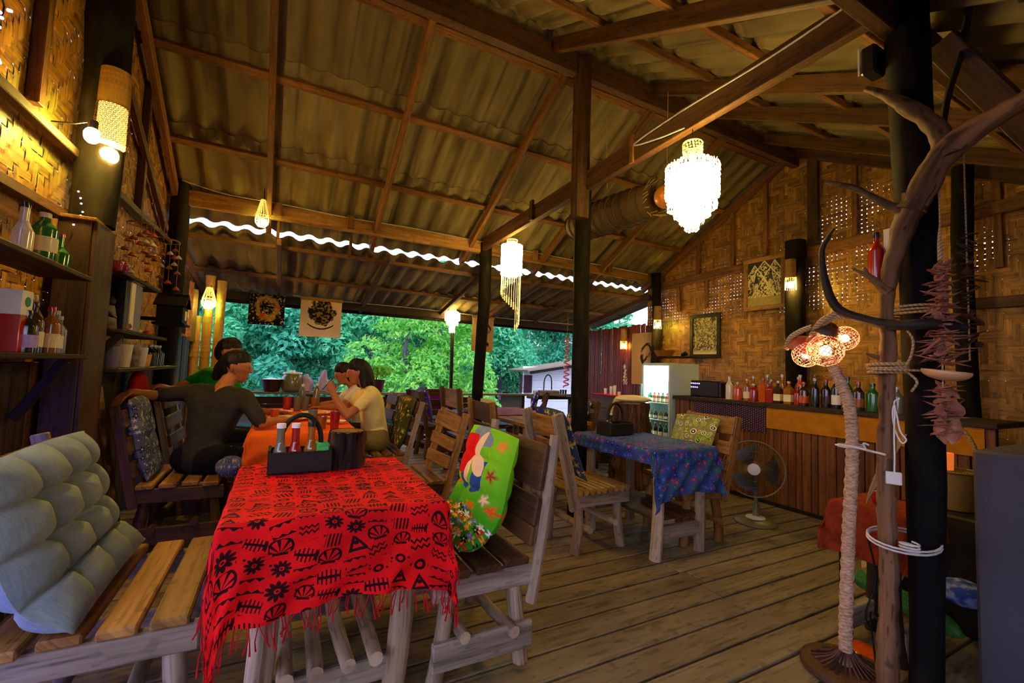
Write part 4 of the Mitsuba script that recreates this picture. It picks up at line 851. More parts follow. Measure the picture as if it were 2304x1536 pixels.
for nm, c in (('glass_green', '#0f5a24'), ('glass_brown', '#2a1206'), ('glass_black', '#0a0a0c'), ('liquid_red', '#980e04'), ('liquid_orange', '#cc4a0c'), ('liquid_amber', '#94560e'), ('glass_clear', '#6c6a54'), ('label_cream', '#e8d8a8'), ('label_white', '#e8e4dc'), ('label_yellow', '#e0a830'), ('cap_red', '#b01818'), ('cap_gold', '#c8a040'), ('cap_black', '#101010'), ('cream', '#e8d8b0'), ('cap_silver', '#b8b8b8')): glassmat(nm, c, .1 if 'label' not in nm else .6)
def bottle(x, y, z, h, r, lab, m, cap='cap_black', label_='label_cream', shoulder=.62, neck=.36, name='bottle', square=False, group=None, lr=(.12, .42), cat='bottle'):
    t = thing(name, lab, cat, group)
    n = 4 if square else 16; R = rz(PI/4+rng.rand()*.3) if square else None; k = 1.25 if square else 1
    part(t, 'body', lathe([(0, 0), (r*.96*k, 0), (r*k, .01*h), (r*k, shoulder*h), (r*.8*k, (shoulder+.06)*h), (r*neck*1.1, (shoulder+.17)*h), (r*neck, (shoulder+.2)*h), (r*neck, .93*h), (0, .93*h)], n, (x, y, z), R), m, 30 if square else 40)
    part(t, 'cap', lathe([(0, 1.0*h), (r*neck*1.15, 1.0*h), (r*neck*1.2, .99*h), (r*neck*1.2, .90*h), (0, .90*h)], 12, (x, y, z)), cap, 40)
    if label_: part(t+'__body', 'label', lathe([(r*k*1.012, lr[0]*h), (r*k*1.018, lr[0]*h+.003), (r*k*1.018, lr[1]*h-.003), (r*k*1.012, lr[1]*h)], n, (x, y, z), R), label_, 30)
    return t
bl = [  # y, height, radius, glass, cap, label, words
    (3.26, .26, .038, 'cream', 'cream', None, 'white milk-glass bottle beside the black speaker'), (3.15, .20, .042, 'liquid_orange', 'cap_silver', None, 'orange bottle next to the white one on the bar'),
    (3.06, .24, .036, 'liquid_amber', 'cap_gold', 'label_cream', 'slim amber bottle, third from the speaker'), (2.97, .19, .04, 'liquid_red', 'cap_silver', None, 'squat red bottle among the orange ones on the bar'),
    (2.89, .25, .034, 'liquid_orange', 'cap_red', None, 'tall orange bottle before the square dark one'), (2.81, .22, .036, 'liquid_red', 'cap_red', None, 'bright red bottle left of the square dark one'),
    (2.73, .23, .036, 'glass_brown', 'cap_silver', 'label_cream', 'dark square bottle with a cream label above the end of the dotted cloth'), (2.62, .23, .040, 'liquid_amber', 'cap_gold', 'label_cream', 'amber bottle with a pale label right of the square dark one'),
    (2.54, .18, .034, 'liquid_red', 'cap_black', None, 'small red bottle at the start of the ochre cloth'), (2.46, .23, .042, 'glass_brown', 'cap_red', 'liquid_orange', 'dark bottle with an orange label in front of the wall post'),
    (2.36, .27, .034, 'glass_black', 'cap_silver', None, 'plain black bottle in front of the wall post'), (2.28, .26, .038, 'glass_black', 'cap_red', 'glass_brown', 'black wine bottle with a dim label'),
    (2.19, .29, .037, 'glass_black', 'cap_black', 'label_white', 'black wine bottle with a white label'), (2.10, .29, .037, 'glass_green', 'cap_black', 'label_yellow', 'green wine bottle with a yellow label'),
    (2.01, .25, .042, 'glass_brown', 'cap_red', 'liquid_amber', 'dark brown bottle with an amber round label'), (1.92, .24, .046, 'glass_green', 'cap_black', None, 'stout green bottle behind the rope-wrapped lamp pole'),
    (1.84, .32, .034, 'glass_green', 'cap_black', None, 'tall green bottle right of the rope-wrapped lamp pole'), (1.74, .22, .05, 'glass_clear', 'cap_silver', None, 'clear round bottle near the right end of the bar'), (1.60, .28, .046, 'glass_black', 'cap_black', 'glass_brown', 'big dark square bottle at the right end of the bar, by the driftwood')]
for y, h, r, g, c, l, w in bl: bottle(BX+.10+.05*rng.rand(), y, BZ, h, r, w, g, c, l, square='square' in w)
for k, (y, h, g) in enumerate(((3.1, .27, 'liquid_amber'), (2.94, .29, 'glass_clear'), (2.78, .3, 'liquid_amber'), (2.6, .3, 'liquid_orange'), (2.95, .24, 'glass_clear'), (2.66, .28, 'liquid_red'))):
    bottle(BX+.30+.08*(k > 3), y, BZ, h, .036, ('first', 'second', 'third', 'fourth', 'fifth', 'last')[(0, 2, 3, 5, 1, 4)[k]]+' bottle from the left in the back row of the bar', g, 'cap_silver', None, group='back row of bottles on the bar')
t = thing('loudspeaker', 'black box speaker with blue lights at the left end of the bar', 'speaker')
part(t, 'cabinet', box((BX+.22, 3.58, BZ+.10), (.24, .42, .19), .012), 'black_plastic')
part(t, 'grille', box((BX+.095, 3.58, BZ+.10), (.006, .38, .16), .002), 'dark_metal')
mat('led_blue', '#1010a0', .4)
for i in range(9): part(t, 'light', ball(.009, (BX+.088, 3.76-.028*(i % 5), BZ+.16-.045*(i//5)), 6), 'led_blue', True, **glow((.25, .15, 1), 5))
# drinks fridge
t = thing('drinks_fridge', 'glass-door drinks fridge glowing white and cyan, left end of the bar', 'fridge')
FX, FY0, FY1, FZ = 4.34, 3.95, 4.45, 1.40
for nm, c, sz_ in (('side_wall', (FX+.25, FY0+.015, FZ/2), (.5, .03, FZ)), ('side_wall', (FX+.25, FY1-.015, FZ/2), (.5, .03, FZ)), ('back_wall', (FX+.49, 4.2, FZ/2), (.02, .44, FZ)), ('base', (FX+.25, 4.2, .10), (.5, .44, .20)), ('roof', (FX+.25, 4.2, FZ-.02), (.5, .44, .04))): part(t, nm, box(c, sz_, .006), 'fridge_white')
mat('fridge_white', '#b8c8c4', .4); mat('fridge_panel', '#e8f4f4', .4)
part(t, 'light_panel', box((FX+.004, 4.2, FZ-.16), (.012, .44, .26)), 'fridge_panel', **glow((.85, 1.0, .98), 3.2, .8))
part(t, 'light_strip', box((FX+.02, FY1-.055, .72), (.02, .035, .92)), 'fridge_panel', **glow((.45, 1.0, 1.0), 3.0, .6))
part(t, 'inner_light', box((FX+.30, 4.2, 1.08), (.3, .3, .01)), 'fridge_panel', **glow((.6, 1.0, 1.0), 5, .8))
for z in (.42, .66, .88): part(t, 'shelf', box((FX+.26, 4.2, z), (.42, .43, .012)), 'fridge_panel')
part(t, 'door_frame', join(*[box(c, sz_) for c, sz_ in (((FX-.012, FY0+.02, .70), (.022, .03, 1.36)), ((FX-.012, FY1-.02, .70), (.022, .03, 1.36)), ((FX-.012, 4.2, FZ-.02), (.022, .46, .03)), ((FX-.012, 4.2, .04), (.022, .46, .06)))]), 'fridge_white')
part(t+'__door_frame', 'handle', box((FX-.035, FY1-.015, .95), (.02, .025, .34), .006), 'fridge_white')
cols = ['glass_green', 'glass_brown', 'liquid_orange', 'glass_clear', 'liquid_amber']
for z, h, gl, nn in ((.206, .20, ('glass_black', 'glass_brown', 'glass_green'), 5), (.426, .20, ('glass_brown', 'glass_green', 'glass_black'), 5), (.666, .12, ('glass_clear', 'glass_brown'), 5), (.886, .13, ('liquid_amber', 'liquid_orange', 'glass_green'), 6)):
    for k in range(nn): bottle(FX+.09, 4.03+.36*k/(nn-1)+.0, z, h, .028, ('first', 'second', 'third', 'fourth', 'fifth', 'sixth')[nn-1-k]+' cold bottle from the left on %s shelf of the lit fridge' % {.206: 'the bottom', .426: 'the second', .666: 'the third', .886: 'the top'}[z], gl[k % len(gl)], ('cap_gold', 'cap_silver')[k % 2], ('label_cream', 'label_white')[k % 2], group='drinks in the fridge at height %.2f' % z)

# ---------------------------------------------------------------- driftwood, ropes and things at the post on the right
woodmat('driftwood', '#8a6444', '#3a2412', .7, gr=22, speck=.6)
t = thing('driftwood_tree', 'bare driftwood trunk with forked branches lashed to the tall black post', 'driftwood')
part(t, 'trunk', branch([(2.21, .905, 0), (2.22, .895, .466), (2.22, .90, .82), (2.22, .893, 1.18), (2.215, .882, 1.40), (2.22, .888, 1.55), (2.22, .872, 1.70), (2.22, .831, 1.872), (2.22, .782, 2.006)], [.038, .032, .031, .029, .028, .024, .029, .040, .048], 20, .26, 3, 14), 'driftwood', True)
for pts, rr in (([(2.22, .80, 1.95), (2.22, .72, 2.11), (2.22, .664, 2.173), (2.22, .568, 2.212), (2.21, .46, 2.25), (2.2, .3, 2.33)], [.05, .048, .046, .036, .03, .022]),
                ([(2.22, .68, 2.12), (2.22, .725, 2.268), (2.22, .808, 2.39), (2.22, .88, 2.48), (2.22, .95, 2.547)], [.042, .034, .030, .022, .010]),
                ([(2.21, .80, 1.93), (2.2, .889, 2.008), (2.2, .985, 2.10), (2.2, 1.101, 2.173)], [.026, .016, .014, .009]),
                ([(2.21, .872, 1.62), (2.2, .932, 1.693), (2.2, .997, 1.744)], [.022, .013, .006]),
                ([(2.2, .92, 1.675), (2.2, .945, 1.715), (2.2, .956, 1.742)], [.011, .009, .005]),
                ([(2.21, .905, 1.35), (2.19, .95, 1.37)], [.014, .004])): part(t, 'branch', branch(pts, rr, 14, .24, rng.randint(99), 12), 'driftwood', True)
woodmat('driftwood_dark', '#2e241c', '#171210', .6, gr=18)
solo('curved_branch', branch([(2.30, .68, 1.47), (2.19, .75, 1.482), (2.17, .83, 1.482), (2.165, .926, 1.506), (2.165, 1.041, 1.569), (2.165, 1.09, 1.687), (2.165, 1.106, 1.834), (2.165, 1.078, 1.90), (2.165, 1.053, 1.935)], [.022, .021, .020, .019, .018, .015, .012, .009, .004], 9, .2, 5), 'driftwood_dark', 'dark hooked branch curling out over the coconut lamp, fixed across the driftwood', 'branch', True)
solo('brace_pole', branch([(2.42, .78, 2.15), (2.46, .763, 2.45), (2.5, .72, 2.69), (2.52, .69, 2.95)], [.012, .013, .013, .013], 7), 'driftwood_dark', 'thin dark diagonal stick above the driftwood fork', 'stick', True)
solo('timber_brace', plank((2.47, .78, 2.75), (2.9, .45, 2.05), .11, .05, (1, 0, .5)), 'wood_brown', 'rough diagonal timber brace at the upper right, beside the black post', 'timber')
fabric('rope_cream', proc(lambda p, n, uv: mix(lin('#c8a878'), lin('#8c7048'), .5+.5*dr.sin(uv.x*420+uv.y*300)))); fabric('rope_white', '#c8c4c0'); fabric('rope_wrap', proc(lambda p, n, uv: mix(lin('#d0b090'), lin('#8a6040'), noise(p.x*90, p.y*90, p.z*160))))
def loop(c, ax, ay, z, turns, r, dz=.018, tilt=0.0):
    a = np.linspace(0, 2*PI*turns, 22*turns+1)
    return tube(np.stack([c[0]+ax*np.cos(a), c[1]+ay*np.sin(a), z+dz*a/(2*PI)+tilt*np.sin(a)], 1), r, 6)
PX, PY = 2.36, .84
solo('rope', join(loop((PX, PY), .092, .092, 1.535, 3, .0055, .014)), 'rope_cream', 'three turns of pale rope round the black post above the hooked branch', 'rope', True)
solo('rope', join(loop((2.22, .888), .062, .062, 1.285, 3, .007, .016), loop((2.29, .865), .15, .095, 1.30, 1, .005, .004), tube(smoothpath([(2.21, .83, 1.31), (2.19, .80, 1.36), (2.195, .795, 1.42), (2.19, .81, 1.46)], 5), .005, 5), tube(smoothpath([(2.2, .82, 1.30), (2.18, .78, 1.26), (2.19, .80, 1.22)], 5), .005, 5)), 'rope_cream', 'cream rope knotted round the driftwood and the post at head height', 'rope', True)
solo('cord', join(loop((2.285, .87), .165, .105, .605, 2, .0042, .012, .012), loop((2.20, .82), .02, .03, .60, 3, .004, .012)), 'rope_white', 'white cord tied round the driftwood and the post at knee height', 'cord', True)
solo('cord', join(tube(smoothpath([(2.225, 1.085, .965), (2.19, 1.02, .972), (2.18, .95, .968), (2.17, .88, .962)], 5), .005, 6), loop((2.235, 1.03), .045, .045, .962, 2, .004, .006), tube(smoothpath([(2.18, .95, .968), (2.17, .955, .995), (2.18, .94, .99)], 4), .004, 5)), 'rope_white', 'white string tying the rope-wrapped lamp pole to the driftwood', 'cord', True)
# floor lamp of coconut shells
t = thing('floor_lamp', 'floor lamp with a rope-wrapped curved pole and glowing pierced coconut shells', 'lamp')
part(t, 'base', lathe([(0, .035), (.14, .035), (.165, .025), (.17, .008), (.165, 0), (0, 0)], 30, (2.24, 1.06, 0)), 'wood_brown', 30)
PT = smoothpath([(2.24, 1.06, .03), (2.235, 1.058, .208), (2.23, 1.04, .591), (2.23, 1.023, .956), (2.23, 1.031, 1.129), (2.23, 1.059, 1.225), (2.225, 1.09, 1.31), (2.22, 1.12, 1.37)], 26)
part(t, 'pole', tube(PT, .026+.0022*np.sin(np.arange(len(PT))*1.9)-.004*np.linspace(0, 1, len(PT)), 12, .05, 3, fr=30), 'rope_wrap', True)
part(t, 'root_fringe', join(*[tube(smoothpath([(2.24+.028*math.cos(a), 1.06+.028*math.sin(a), .09), (2.24+.06*math.cos(a), 1.06+.06*math.sin(a), .06), (2.24+(.1+.03*rng.rand())*math.cos(a), 1.06+(.1+.03*rng.rand())*math.sin(a), .038)], 3), .004, 4) for a in np.arange(0, 6.28, .22)]), 'bark', kind='stuff')
mat('coconut', '#a8482c', .4, .6); mat('coconut_dark', '#3a2010', .45)
def lattice_ball(c, r, n=150, seedk=0, hole=.0):
    """pierced shell: thin ribs between the holes"""
    i = np.arange(n)+.5; ph = np.arccos(1-2*i/n); th = PI*(1+5**.5)*i; d = np.stack([np.cos(th)*np.sin(ph), np.sin(th)*np.sin(ph), np.cos(ph)], 1)
    from scipy.spatial import SphericalVoronoi
    sv = SphericalVoronoi(d); sv.sort_vertices_of_regions(); ms = []
    for reg, p in zip(sv.regions, d):
        q = sv.vertices[reg]; k = len(q); inn = p+(q-p)*.80; inn /= np.linalg.norm(inn, axis=1, keepdims=True)
        V = np.vstack([q*r, inn*r*1.02]); F = []
        for j in range(k):
            j2 = (j+1) % k; F += [[j, j2, k+j2], [j, k+j2, k+j]]
        ms.append((V+c, np.array(F), np.zeros((2*k, 2))))
    return join(*ms)
for k, (c, r, po) in enumerate((((2.20, 1.112, 1.388), .072, 110), ((2.22, 1.205, 1.372), .060, 90), ((2.26, 1.062, 1.445), .054, 45))):
    c = A(*c); s_ = part(t, 'coconut_shade', lattice_ball(c, r, 230), 'coconut', **glow((1, .52, .25), 1.0, .2))  # ribs given a weak glow as if the bulb shone through
    part(t, 'bulb', ball(r*.34, c, 10), 'shell', True, **glow((1, .46, .12), po*1.6, 1.5))
for (c, r, m, fl) in (((2.22, 1.125, 1.462), .062, 'coconut_dark', 1), ((2.24, 1.235, 1.40), .065, 'coconut', 0), ((2.20, 1.16, 1.43), .035, 'coconut', 0)):
    part(t, 'half_shell', lathe([(r*math.cos(a), r*math.sin(a)*1.0) for a in np.linspace(-.2, PI/2, 8)]+[(r*.92*math.cos(a), r*.92*math.sin(a)) for a in np.linspace(PI/2, -.2, 8)], 18, c, rx(.4)@ry(.3*fl)), m, True)
for pts in ([(2.22, 1.30, 1.40), (2.2, 1.27, 1.45), (2.2, 1.22, 1.482), (2.2, 1.165, 1.50)], [(2.2, 1.15, 1.45), (2.18, 1.12, 1.50), (2.18, 1.06, 1.535), (2.19, 1.0, 1.53)], [(2.2, 1.17, 1.46), (2.16, 1.11, 1.515), (2.17, 1.05, 1.555)]): part(t, 'rope_wrap', tube(smoothpath(pts, 5), .013, 8, .1), 'rope_cream', True)
part(t, 'flex', tube(smoothpath([(2.33, 1.02, .6), (2.36, 1.0, .4), (2.34, 1.03, .22), (2.36, .98, .16), (2.33, .96, .2), (2.36, 1.02, .24), (2.35, 1.0, .05)], 6), .004, 5), 'black_plastic', True)
# power cord with the white switch box
t = thing('switch_box', 'white switch box dangling on a looped white cord in front of the black post', 'switch')
part(t, 'box', box((2.19, .862, .872), (.012, .05, .05), .004, rz(.5)), 'white_plastic')
part(t, 'cord', tube(smoothpath([(2.215, .848, 1.19), (2.205, .862, 1.172), (2.2, .852, 1.12), (2.19, .838, 1.06), (2.195, .822, 1.03), (2.2, .838, 1.015), (2.2, .858, 1.06), (2.2, .866, 1.13), (2.2, .858, 1.16), (2.195, .86, 1.05), (2.19, .858, .95), (2.19, .86, .895)], 6), .0032, 6), 'white_plastic', True)
# shell and driftwood mobile
fabric('chip_rose', proc(lambda p, n, uv: mix(lin('#c88a6c'), lin('#6c3a2c'), fbm(p.x*60, p.y*60, p.z*30)))); mat('cowrie', '#d8a070', .25, .7, clear=.5)
t = thing('driftwood_mobile', 'hanging garland of rosy driftwood chips with one pale shell bowl, before the black post', 'mobile')
part(t, 'spike', branch([(2.235, .72, 1.87), (2.235, .722, 1.80), (2.235, .72, 1.73)], [.003, .008, .010], 6), 'rope_cream', True)
part(t, 'cord', tube([(2.24, .72, 2.1), (2.24, .722, 1.6), (2.24, .725, 1.05)], .003, 5), 'rope_cream')
def chip(L, w, th=.006):
    v, f, u = lathe([(0, -.5), (.5, -.25), (.62, .0), (.4, .3), (0, .5)], 6); v = v*A(w, th, L); return v@rx(PI/2).T, f, u
zc = 1.71
while zc > 1.065:
    if abs(zc-1.29) < .035: zc -= .016; continue
    rad = .030+.045*(1.71-zc)/.42 if zc > 1.30 else .045-.01*abs(zc-1.15)
    for _ in range(3):
        a = rng.rand()*2*PI; L = rad*(1.0+1.0*rng.rand())+.03
        part(t, 'driftwood_chip', xf(chip(L, .022+.014*rng.rand()), rz(a)@rx(.35*rng.randn()), (2.24+.012*rng.randn()+rad*.35*math.sin(-a), .722+rad*.35*math.cos(a), zc)), 'chip_rose', True)
    zc -= .0125
part(t, 'shell_bowl', xf(lathe([(.072*math.cos(a), .034*math.sin(a)) for a in np.linspace(-PI/2, .15, 10)]+[(.066*math.cos(a), .030*math.sin(a)) for a in np.linspace(.15, -PI/2, 10)], 22), rx(.12), (2.235, .712, 1.30)), 'cowrie', True)
for k in range(7):
    a = rng.rand()*6; part(t, 'dry_leaf', xf(chip(.11, .05, .004), rz(a)@rx(.8*rng.randn()), (2.235+.02*rng.randn(), .72+.025*rng.randn(), 1.07+.17*rng.rand())), 'chip_rose', True)
t = thing('driftwood_mobile', 'second, thinner driftwood garland in the shade behind the rosy one', 'mobile')
part(t, 'cord', tube([(2.42, .70, 2.2), (2.42, .70, 1.35)], .003, 5), 'rope_cream')
for k in range(34): part(t, 'driftwood_chip', xf(chip(.05+.05*rng.rand(), .02+.01*rng.rand()), rz(rng.rand()*6)@rx(.4*rng.randn()), (2.42+.01*rng.randn(), .70+.012*rng.randn(), 1.86-.0135*k)), 'bark', True)
# red bottle with a paper tag above the driftwood twig
bottle(2.33, .965, 1.70, .22, .032, 'dark red bottle standing in the driftwood twigs, with a pale paper tag behind', 'liquid_red', 'cap_black', None)
solo('paper_tag', box((2.34, .925, 1.86), (.006, .035, .14), .002), 'label_cream', 'pale yellowish paper tag beside the red bottle on the driftwood', 'tag')
# side table with the rust cloth, frond, basket, bundles
fabric('cloth_rust', proc(lambda p, n, uv: mix(lin('#8c3416'), lin('#5c1c0c'), fbm(uv.x*30, uv.y*30))*(.8+.3*noise(uv.x*300, uv.y*300))))
table('side_table', 2.46, 2.78, .93, 1.22, .66, 'small dark table under the rust red cloth, behind the floor lamp', r=.025, m='wood_dark', inset=(.04, .04))
ct = thing('tablecloth', 'rust red towelling cloth on the small table behind the floor lamp', 'tablecloth'); part(ct, 'cloth', drape(2.46, 2.78, .93, 1.22, .668, (.24, .1, .15, .14), 40, 40, .010, corner=.3, seed=4), 'cloth_rust', True)
t = thing('candle_holder', 'small red glass candle holder on the rust red cloth', 'candle holder'); part(t, 'bowl', lathe([(0, 0), (.03, 0), (.036, .03), (.034, .06), (.03, .06), (.03, .01), (0, .01)], 14, (2.56, 1.06, .675)), 'liquid_red', True); part(t, 'rim', lathe([(.034, .06), (.038, .063), (.034, .066)], 14, (2.56, 1.06, .675)), 'cap_gold')
woodmat('dry_frond', '#8a7c68', '#5c5040', .8)
fr_ = grid(16, 6, lambda u, v: np.stack([2.33+.09*np.sin(PI*u)*(v-.5)+.02*np.sin(u*3), 1.02-.16*u**1.6+.03*np.sin(PI*u)*(2*v-1), .70+.36*u+.02*np.cos((v-.5)*5)*np.sin(PI*u)], 1))
solo('palm_frond', join(fr_, (fr_[0]+A(.004, 0, 0), fr_[1][:, ::-1], fr_[2])), 'dry_frond', 'dry curved palm sheath standing between the lamp pole and the driftwood', 'frond', True)
mat('wicker', proc(lambda p, n, uv: mix(lin('#9a7c3c'), lin('#4c3a18'), .5+.5*dr.sin(p.z*520)*dr.sin(dr.atan2(p.y-1.03, p.x-3.3)*60))), .7)
solo('dark_cabinet', join(box((3.36, 1.02, .29), (.5, .44, .58), .01)), 'wood_black', 'dark low cabinet under the wicker basket, right of the post', 'cabinet')
t = thing('wicker_basket', 'wicker basket with an arched handle on the dark cabinet, right of the post', 'basket')
part(t, 'basket', lathe([(0, 0), (.085, 0), (.10, .10), (.108, .20), (.102, .20), (.095, .10), (0, .012)], 22, (3.3, 1.03, .585)), 'wicker', 50)
part(t, 'handle', tube([(3.3+.02*math.sin(a), 1.03-.10*math.cos(a), .78+.24*math.sin(a)) for a in np.linspace(0, PI, 15)], .010, 7), 'wicker', True)
part(t, 'weaver_rim', loop((3.3, 1.03), .106, .106, .785, 1, .008, 0), 'wicker', True)
t = thing('candle_glass', 'glowing orange candle glass in front of the wicker basket', 'candle'); part(t, 'glass', lathe([(0, 0), (.034, 0), (.036, .09), (.032, .09), (.03, .006), (0, .006)], 16, (3.22, 1.04, .795)), 'liquid_orange', True, **glow((1, .22, .03), .45))
mat('panel_grey', proc(lambda p, n, uv: mix(lin('#4a4650'), lin('#38363e'), fbm(p.x*3, p.y*3, p.z*3))), .55, .3)
solo('tall_cabinet', box((3.0, .42, .49), (.76, .68, .985), .012), 'panel_grey', 'plain dark grey cabinet at the right edge, in front of the woven wall', 'cabinet')
fabric('mat_green', proc(lambda p, n, uv: mix(lin('#3c7c34'), lin('#2a5a26'), noise(p.x*90, p.y*90, p.z*90)))); fabric('bag_blue', proc(lambda p, n, uv: mix(lin('#3048a0'), lin('#a0a8d8'), smoothstep(.4, .7, fbm(p.x*30, p.y*30, p.z*30)))))
solo('rolled_mat', branch([(3.05, 1.36, .12), (2.95, 1.15, .12), (2.86, .95, .12), (2.80, .86, .12)], [.05, .055, .05, .012], 12, .06), 'mat_green', 'rolled green mat lying on the floor behind the post', 'mat', True)
solo('plastic_bag', xf(ball(.10, (0, 0, 0), 14, .6), None, (3.02, .92, .24)), 'bag_blue', 'crumpled blue and white bag lying on the green mat', 'bag', True)
solo('bundle', branch([(3.02, 1.30, .20), (2.98, 1.22, .25), (2.95, 1.16, .22)], [.05, .07, .04], 9, .3, 4), 'rope_cream', 'pale bundle on the floor behind the driftwood', 'bundle', True)
solo('half_shell', xf(lathe([(.09*math.cos(a), .05*math.sin(a)) for a in np.linspace(0, PI/2, 7)]+[(.08*math.cos(a), .04*math.sin(a)) for a in np.linspace(PI/2, 0, 7)], 16), rz(.3), (2.43, 1.09, .003)), 'liquid_orange', 'orange half shell lying on the floor right of the lamp base', 'shell', True)
# stand fan
t = thing('stand_fan', 'stand fan with a round wire guard in front of the slatted bar', 'fan')
fx, fy = 3.72, 2.44; mat('fan_beige', '#6e6644', .45); mat('fan_blade', '#17120a', .3); scene['wire'] = {'type': 'roughconductor', 'material': 'Al', 'alpha': .3, 'specular_reflectance': {'type': 'rgb', 'value': [.35, .30, .20]}}
part(t, 'base', lathe([(0, .055), (.06, .055), (.14, .035), (.165, .015), (.165, 0), (0, 0)], 30, (fx, fy, 0)), 'fan_beige', True)
part(t+'__base', 'control_panel', lathe([(0, .066), (.075, .060), (.08, .05), (0, .05)], 20, (fx-.02, fy-.01, 0)), 'white_plastic', True)
part(t, 'pole', lathe([(.028, .05), (.022, .16), (.016, .17), (.016, .46)], 14, (fx, fy, 0)), 'fan_beige', 40)
fc = A(fx-.06, fy-.02, .47); fd = nrm((-.80, -.55, .06)); fs = nrm(np.cross((0, 0, 1), fd)); fu = np.cross(fd, fs); FR = np.stack([fs, fu, fd], 1)
part(t, 'motor', xf(lathe([(0, -.16), (.05, -.15), (.06, -.08), (.05, -.02), (0, -.02)], 18), FR, fc), 'fan_beige', True)
RG = .235
part(t, 'guard_rim', xf(tube([(RG*math.cos(a), RG*math.sin(a), .0) for a in np.linspace(0, 2*PI, 49)], .006, 6, cap=False), FR, fc), 'fan_beige', True)
part(t+'__guard_rim', 'guard_wires', xf(join(*[tube([(.05*math.cos(a), .05*math.sin(a), .05), (.14*math.cos(a), .14*math.sin(a), .045), (RG*math.cos(a), RG*math.sin(a), 0)], .0013, 4) for a in np.arange(0, 2*PI, 2*PI/72)]+[tube([(r_*math.cos(a), r_*math.sin(a), .047) for a in np.linspace(0, 2*PI, 33)], .0015, 4, cap=False) for r_ in (.1, .15)]), FR, fc), 'wire', kind='stuff')
part(t+'__guard_rim', 'hub_badge', xf(lathe([(0, .058), (.035, .058), (.048, .052), (.05, .04), (0, .04)], 20), FR, fc), 'white_plastic', 40)
for k in range(3):
    bl_ = grid(8, 6, lambda u, v: np.stack([(.03+.16*u)*np.cos(2.1*k+(v-.5)*1.5*(.5+.5*u)), (.03+.16*u)*np.sin(2.1*k+(v-.5)*1.5*(.5+.5*u)), .012+.03*(v-.5)], 1)); part(t, 'blade', xf(bl_, FR, fc), 'fan_blade', True)

# ---------------------------------------------------------------- pictures and hung things
def print_tex(kind):
    def fn(p, n, uv):
        u, v = uv.x, uv.y; orn = fbm(u*34, v*34, kind, 3)
        ink, gold = lin('#16140c'), lin('#c8b878')
        c = mix(ink, gold, smoothstep(.46, .56, orn))
        if kind == 1:      # two seated figures with pointed crowns under gables
            g = dr.minimum(dr.abs(v-(.92-1.1*dr.abs(u-.22))), dr.minimum(dr.abs(v-(.99-.9*dr.abs(u-.5))), dr.abs(v-(.97-1.1*dr.abs(u-.8)))))
            sky_ = (v > .93-1.1*dr.abs(u-.22)) & (v > 1.0-.9*dr.abs(u-.5)) & (v > .98-1.1*dr.abs(u-.8))
            c = dr.select(sky_, mi.Color3f(ink)*1.5, c); c = mix(c, lin('#e0d8b0'), smoothstep(.025, .01, g))
            for x0, y0 in ((.27, .36), (.68, .42)):
                hat = (dr.abs(u-x0) < .09-.30*(v-y0-.1)) & (v > y0+.1) & (v < y0+.42); c = dr.select(hat, mi.Color3f(ink), c)
                fig = dr.square((u-x0)/.07)+dr.square((v-y0-.08)/.08) < 1; tor = dr.square((u-x0)/.12)+dr.square((v-y0+.12)/.14) < 1
                c = dr.select(fig | tor, mix(lin('#d8c890'), lin('#8a7c4c'), smoothstep(.4, .6, fbm(u*50, v*50, 5))), c)
            c = dr.select(v < .2, mix(lin('#7a7040'), lin('#a89858'), fbm(u*20, v*40, 2)), c)
        else:
            c = mix(c, lin('#d8cca0'), smoothstep(.16, .02, v))
        return c
    return proc(fn)
def framed(y0, y1, z0, z1, x, tex, fm, lab, bw, tilt=0.0):
    t = thing('framed_print', lab, 'picture'); mat('print_%d' % len(scene), tex, .6); mn = list(scene)[-1]
    def F(u, v): y = y1+(y0-y1)*u; return np.stack([x-.004-tilt*v, y, z0+(z1-z0)*v], 1)
    part(t, 'print', grid(1, 1, F), mn)
    q = A(x, 0, 0)
    for nm_, c, s_ in (('frame', (x-.008, (y0+y1)/2, z0-bw/2+.006), (.024, y1-y0+2*bw, bw)), ('frame', (x-.008-tilt, (y0+y1)/2, z1+bw/2-.006), (.024, y1-y0+2*bw, bw)), ('frame', (x-.008-tilt/2, y0-bw/2+.006, (z0+z1)/2), (.024+tilt, bw, z1-z0)), ('frame', (x-.008-tilt/2, y1+bw/2-.006, (z0+z1)/2), (.024+tilt, bw, z1-z0))): part(t, nm_, box(c, s_, .003), fm)
    part(t, 'backing', box((x+.012, (y0+y1)/2, (z0+z1)/2), (.01, y1-y0, z1-z0)), 'wood_black')
framed(3.28, 3.74, 2.19, 2.79, 5.52, print_tex(1), 'wood_plank', 'pale-framed print of two seated figures with pointed crowns, high on the woven wall', .055, .0)
framed(4.24, 4.67, 1.57, 2.13, 5.575, print_tex(2), 'wood_black', 'black-framed gold print lower on the woven wall, above the fridge side', .055)
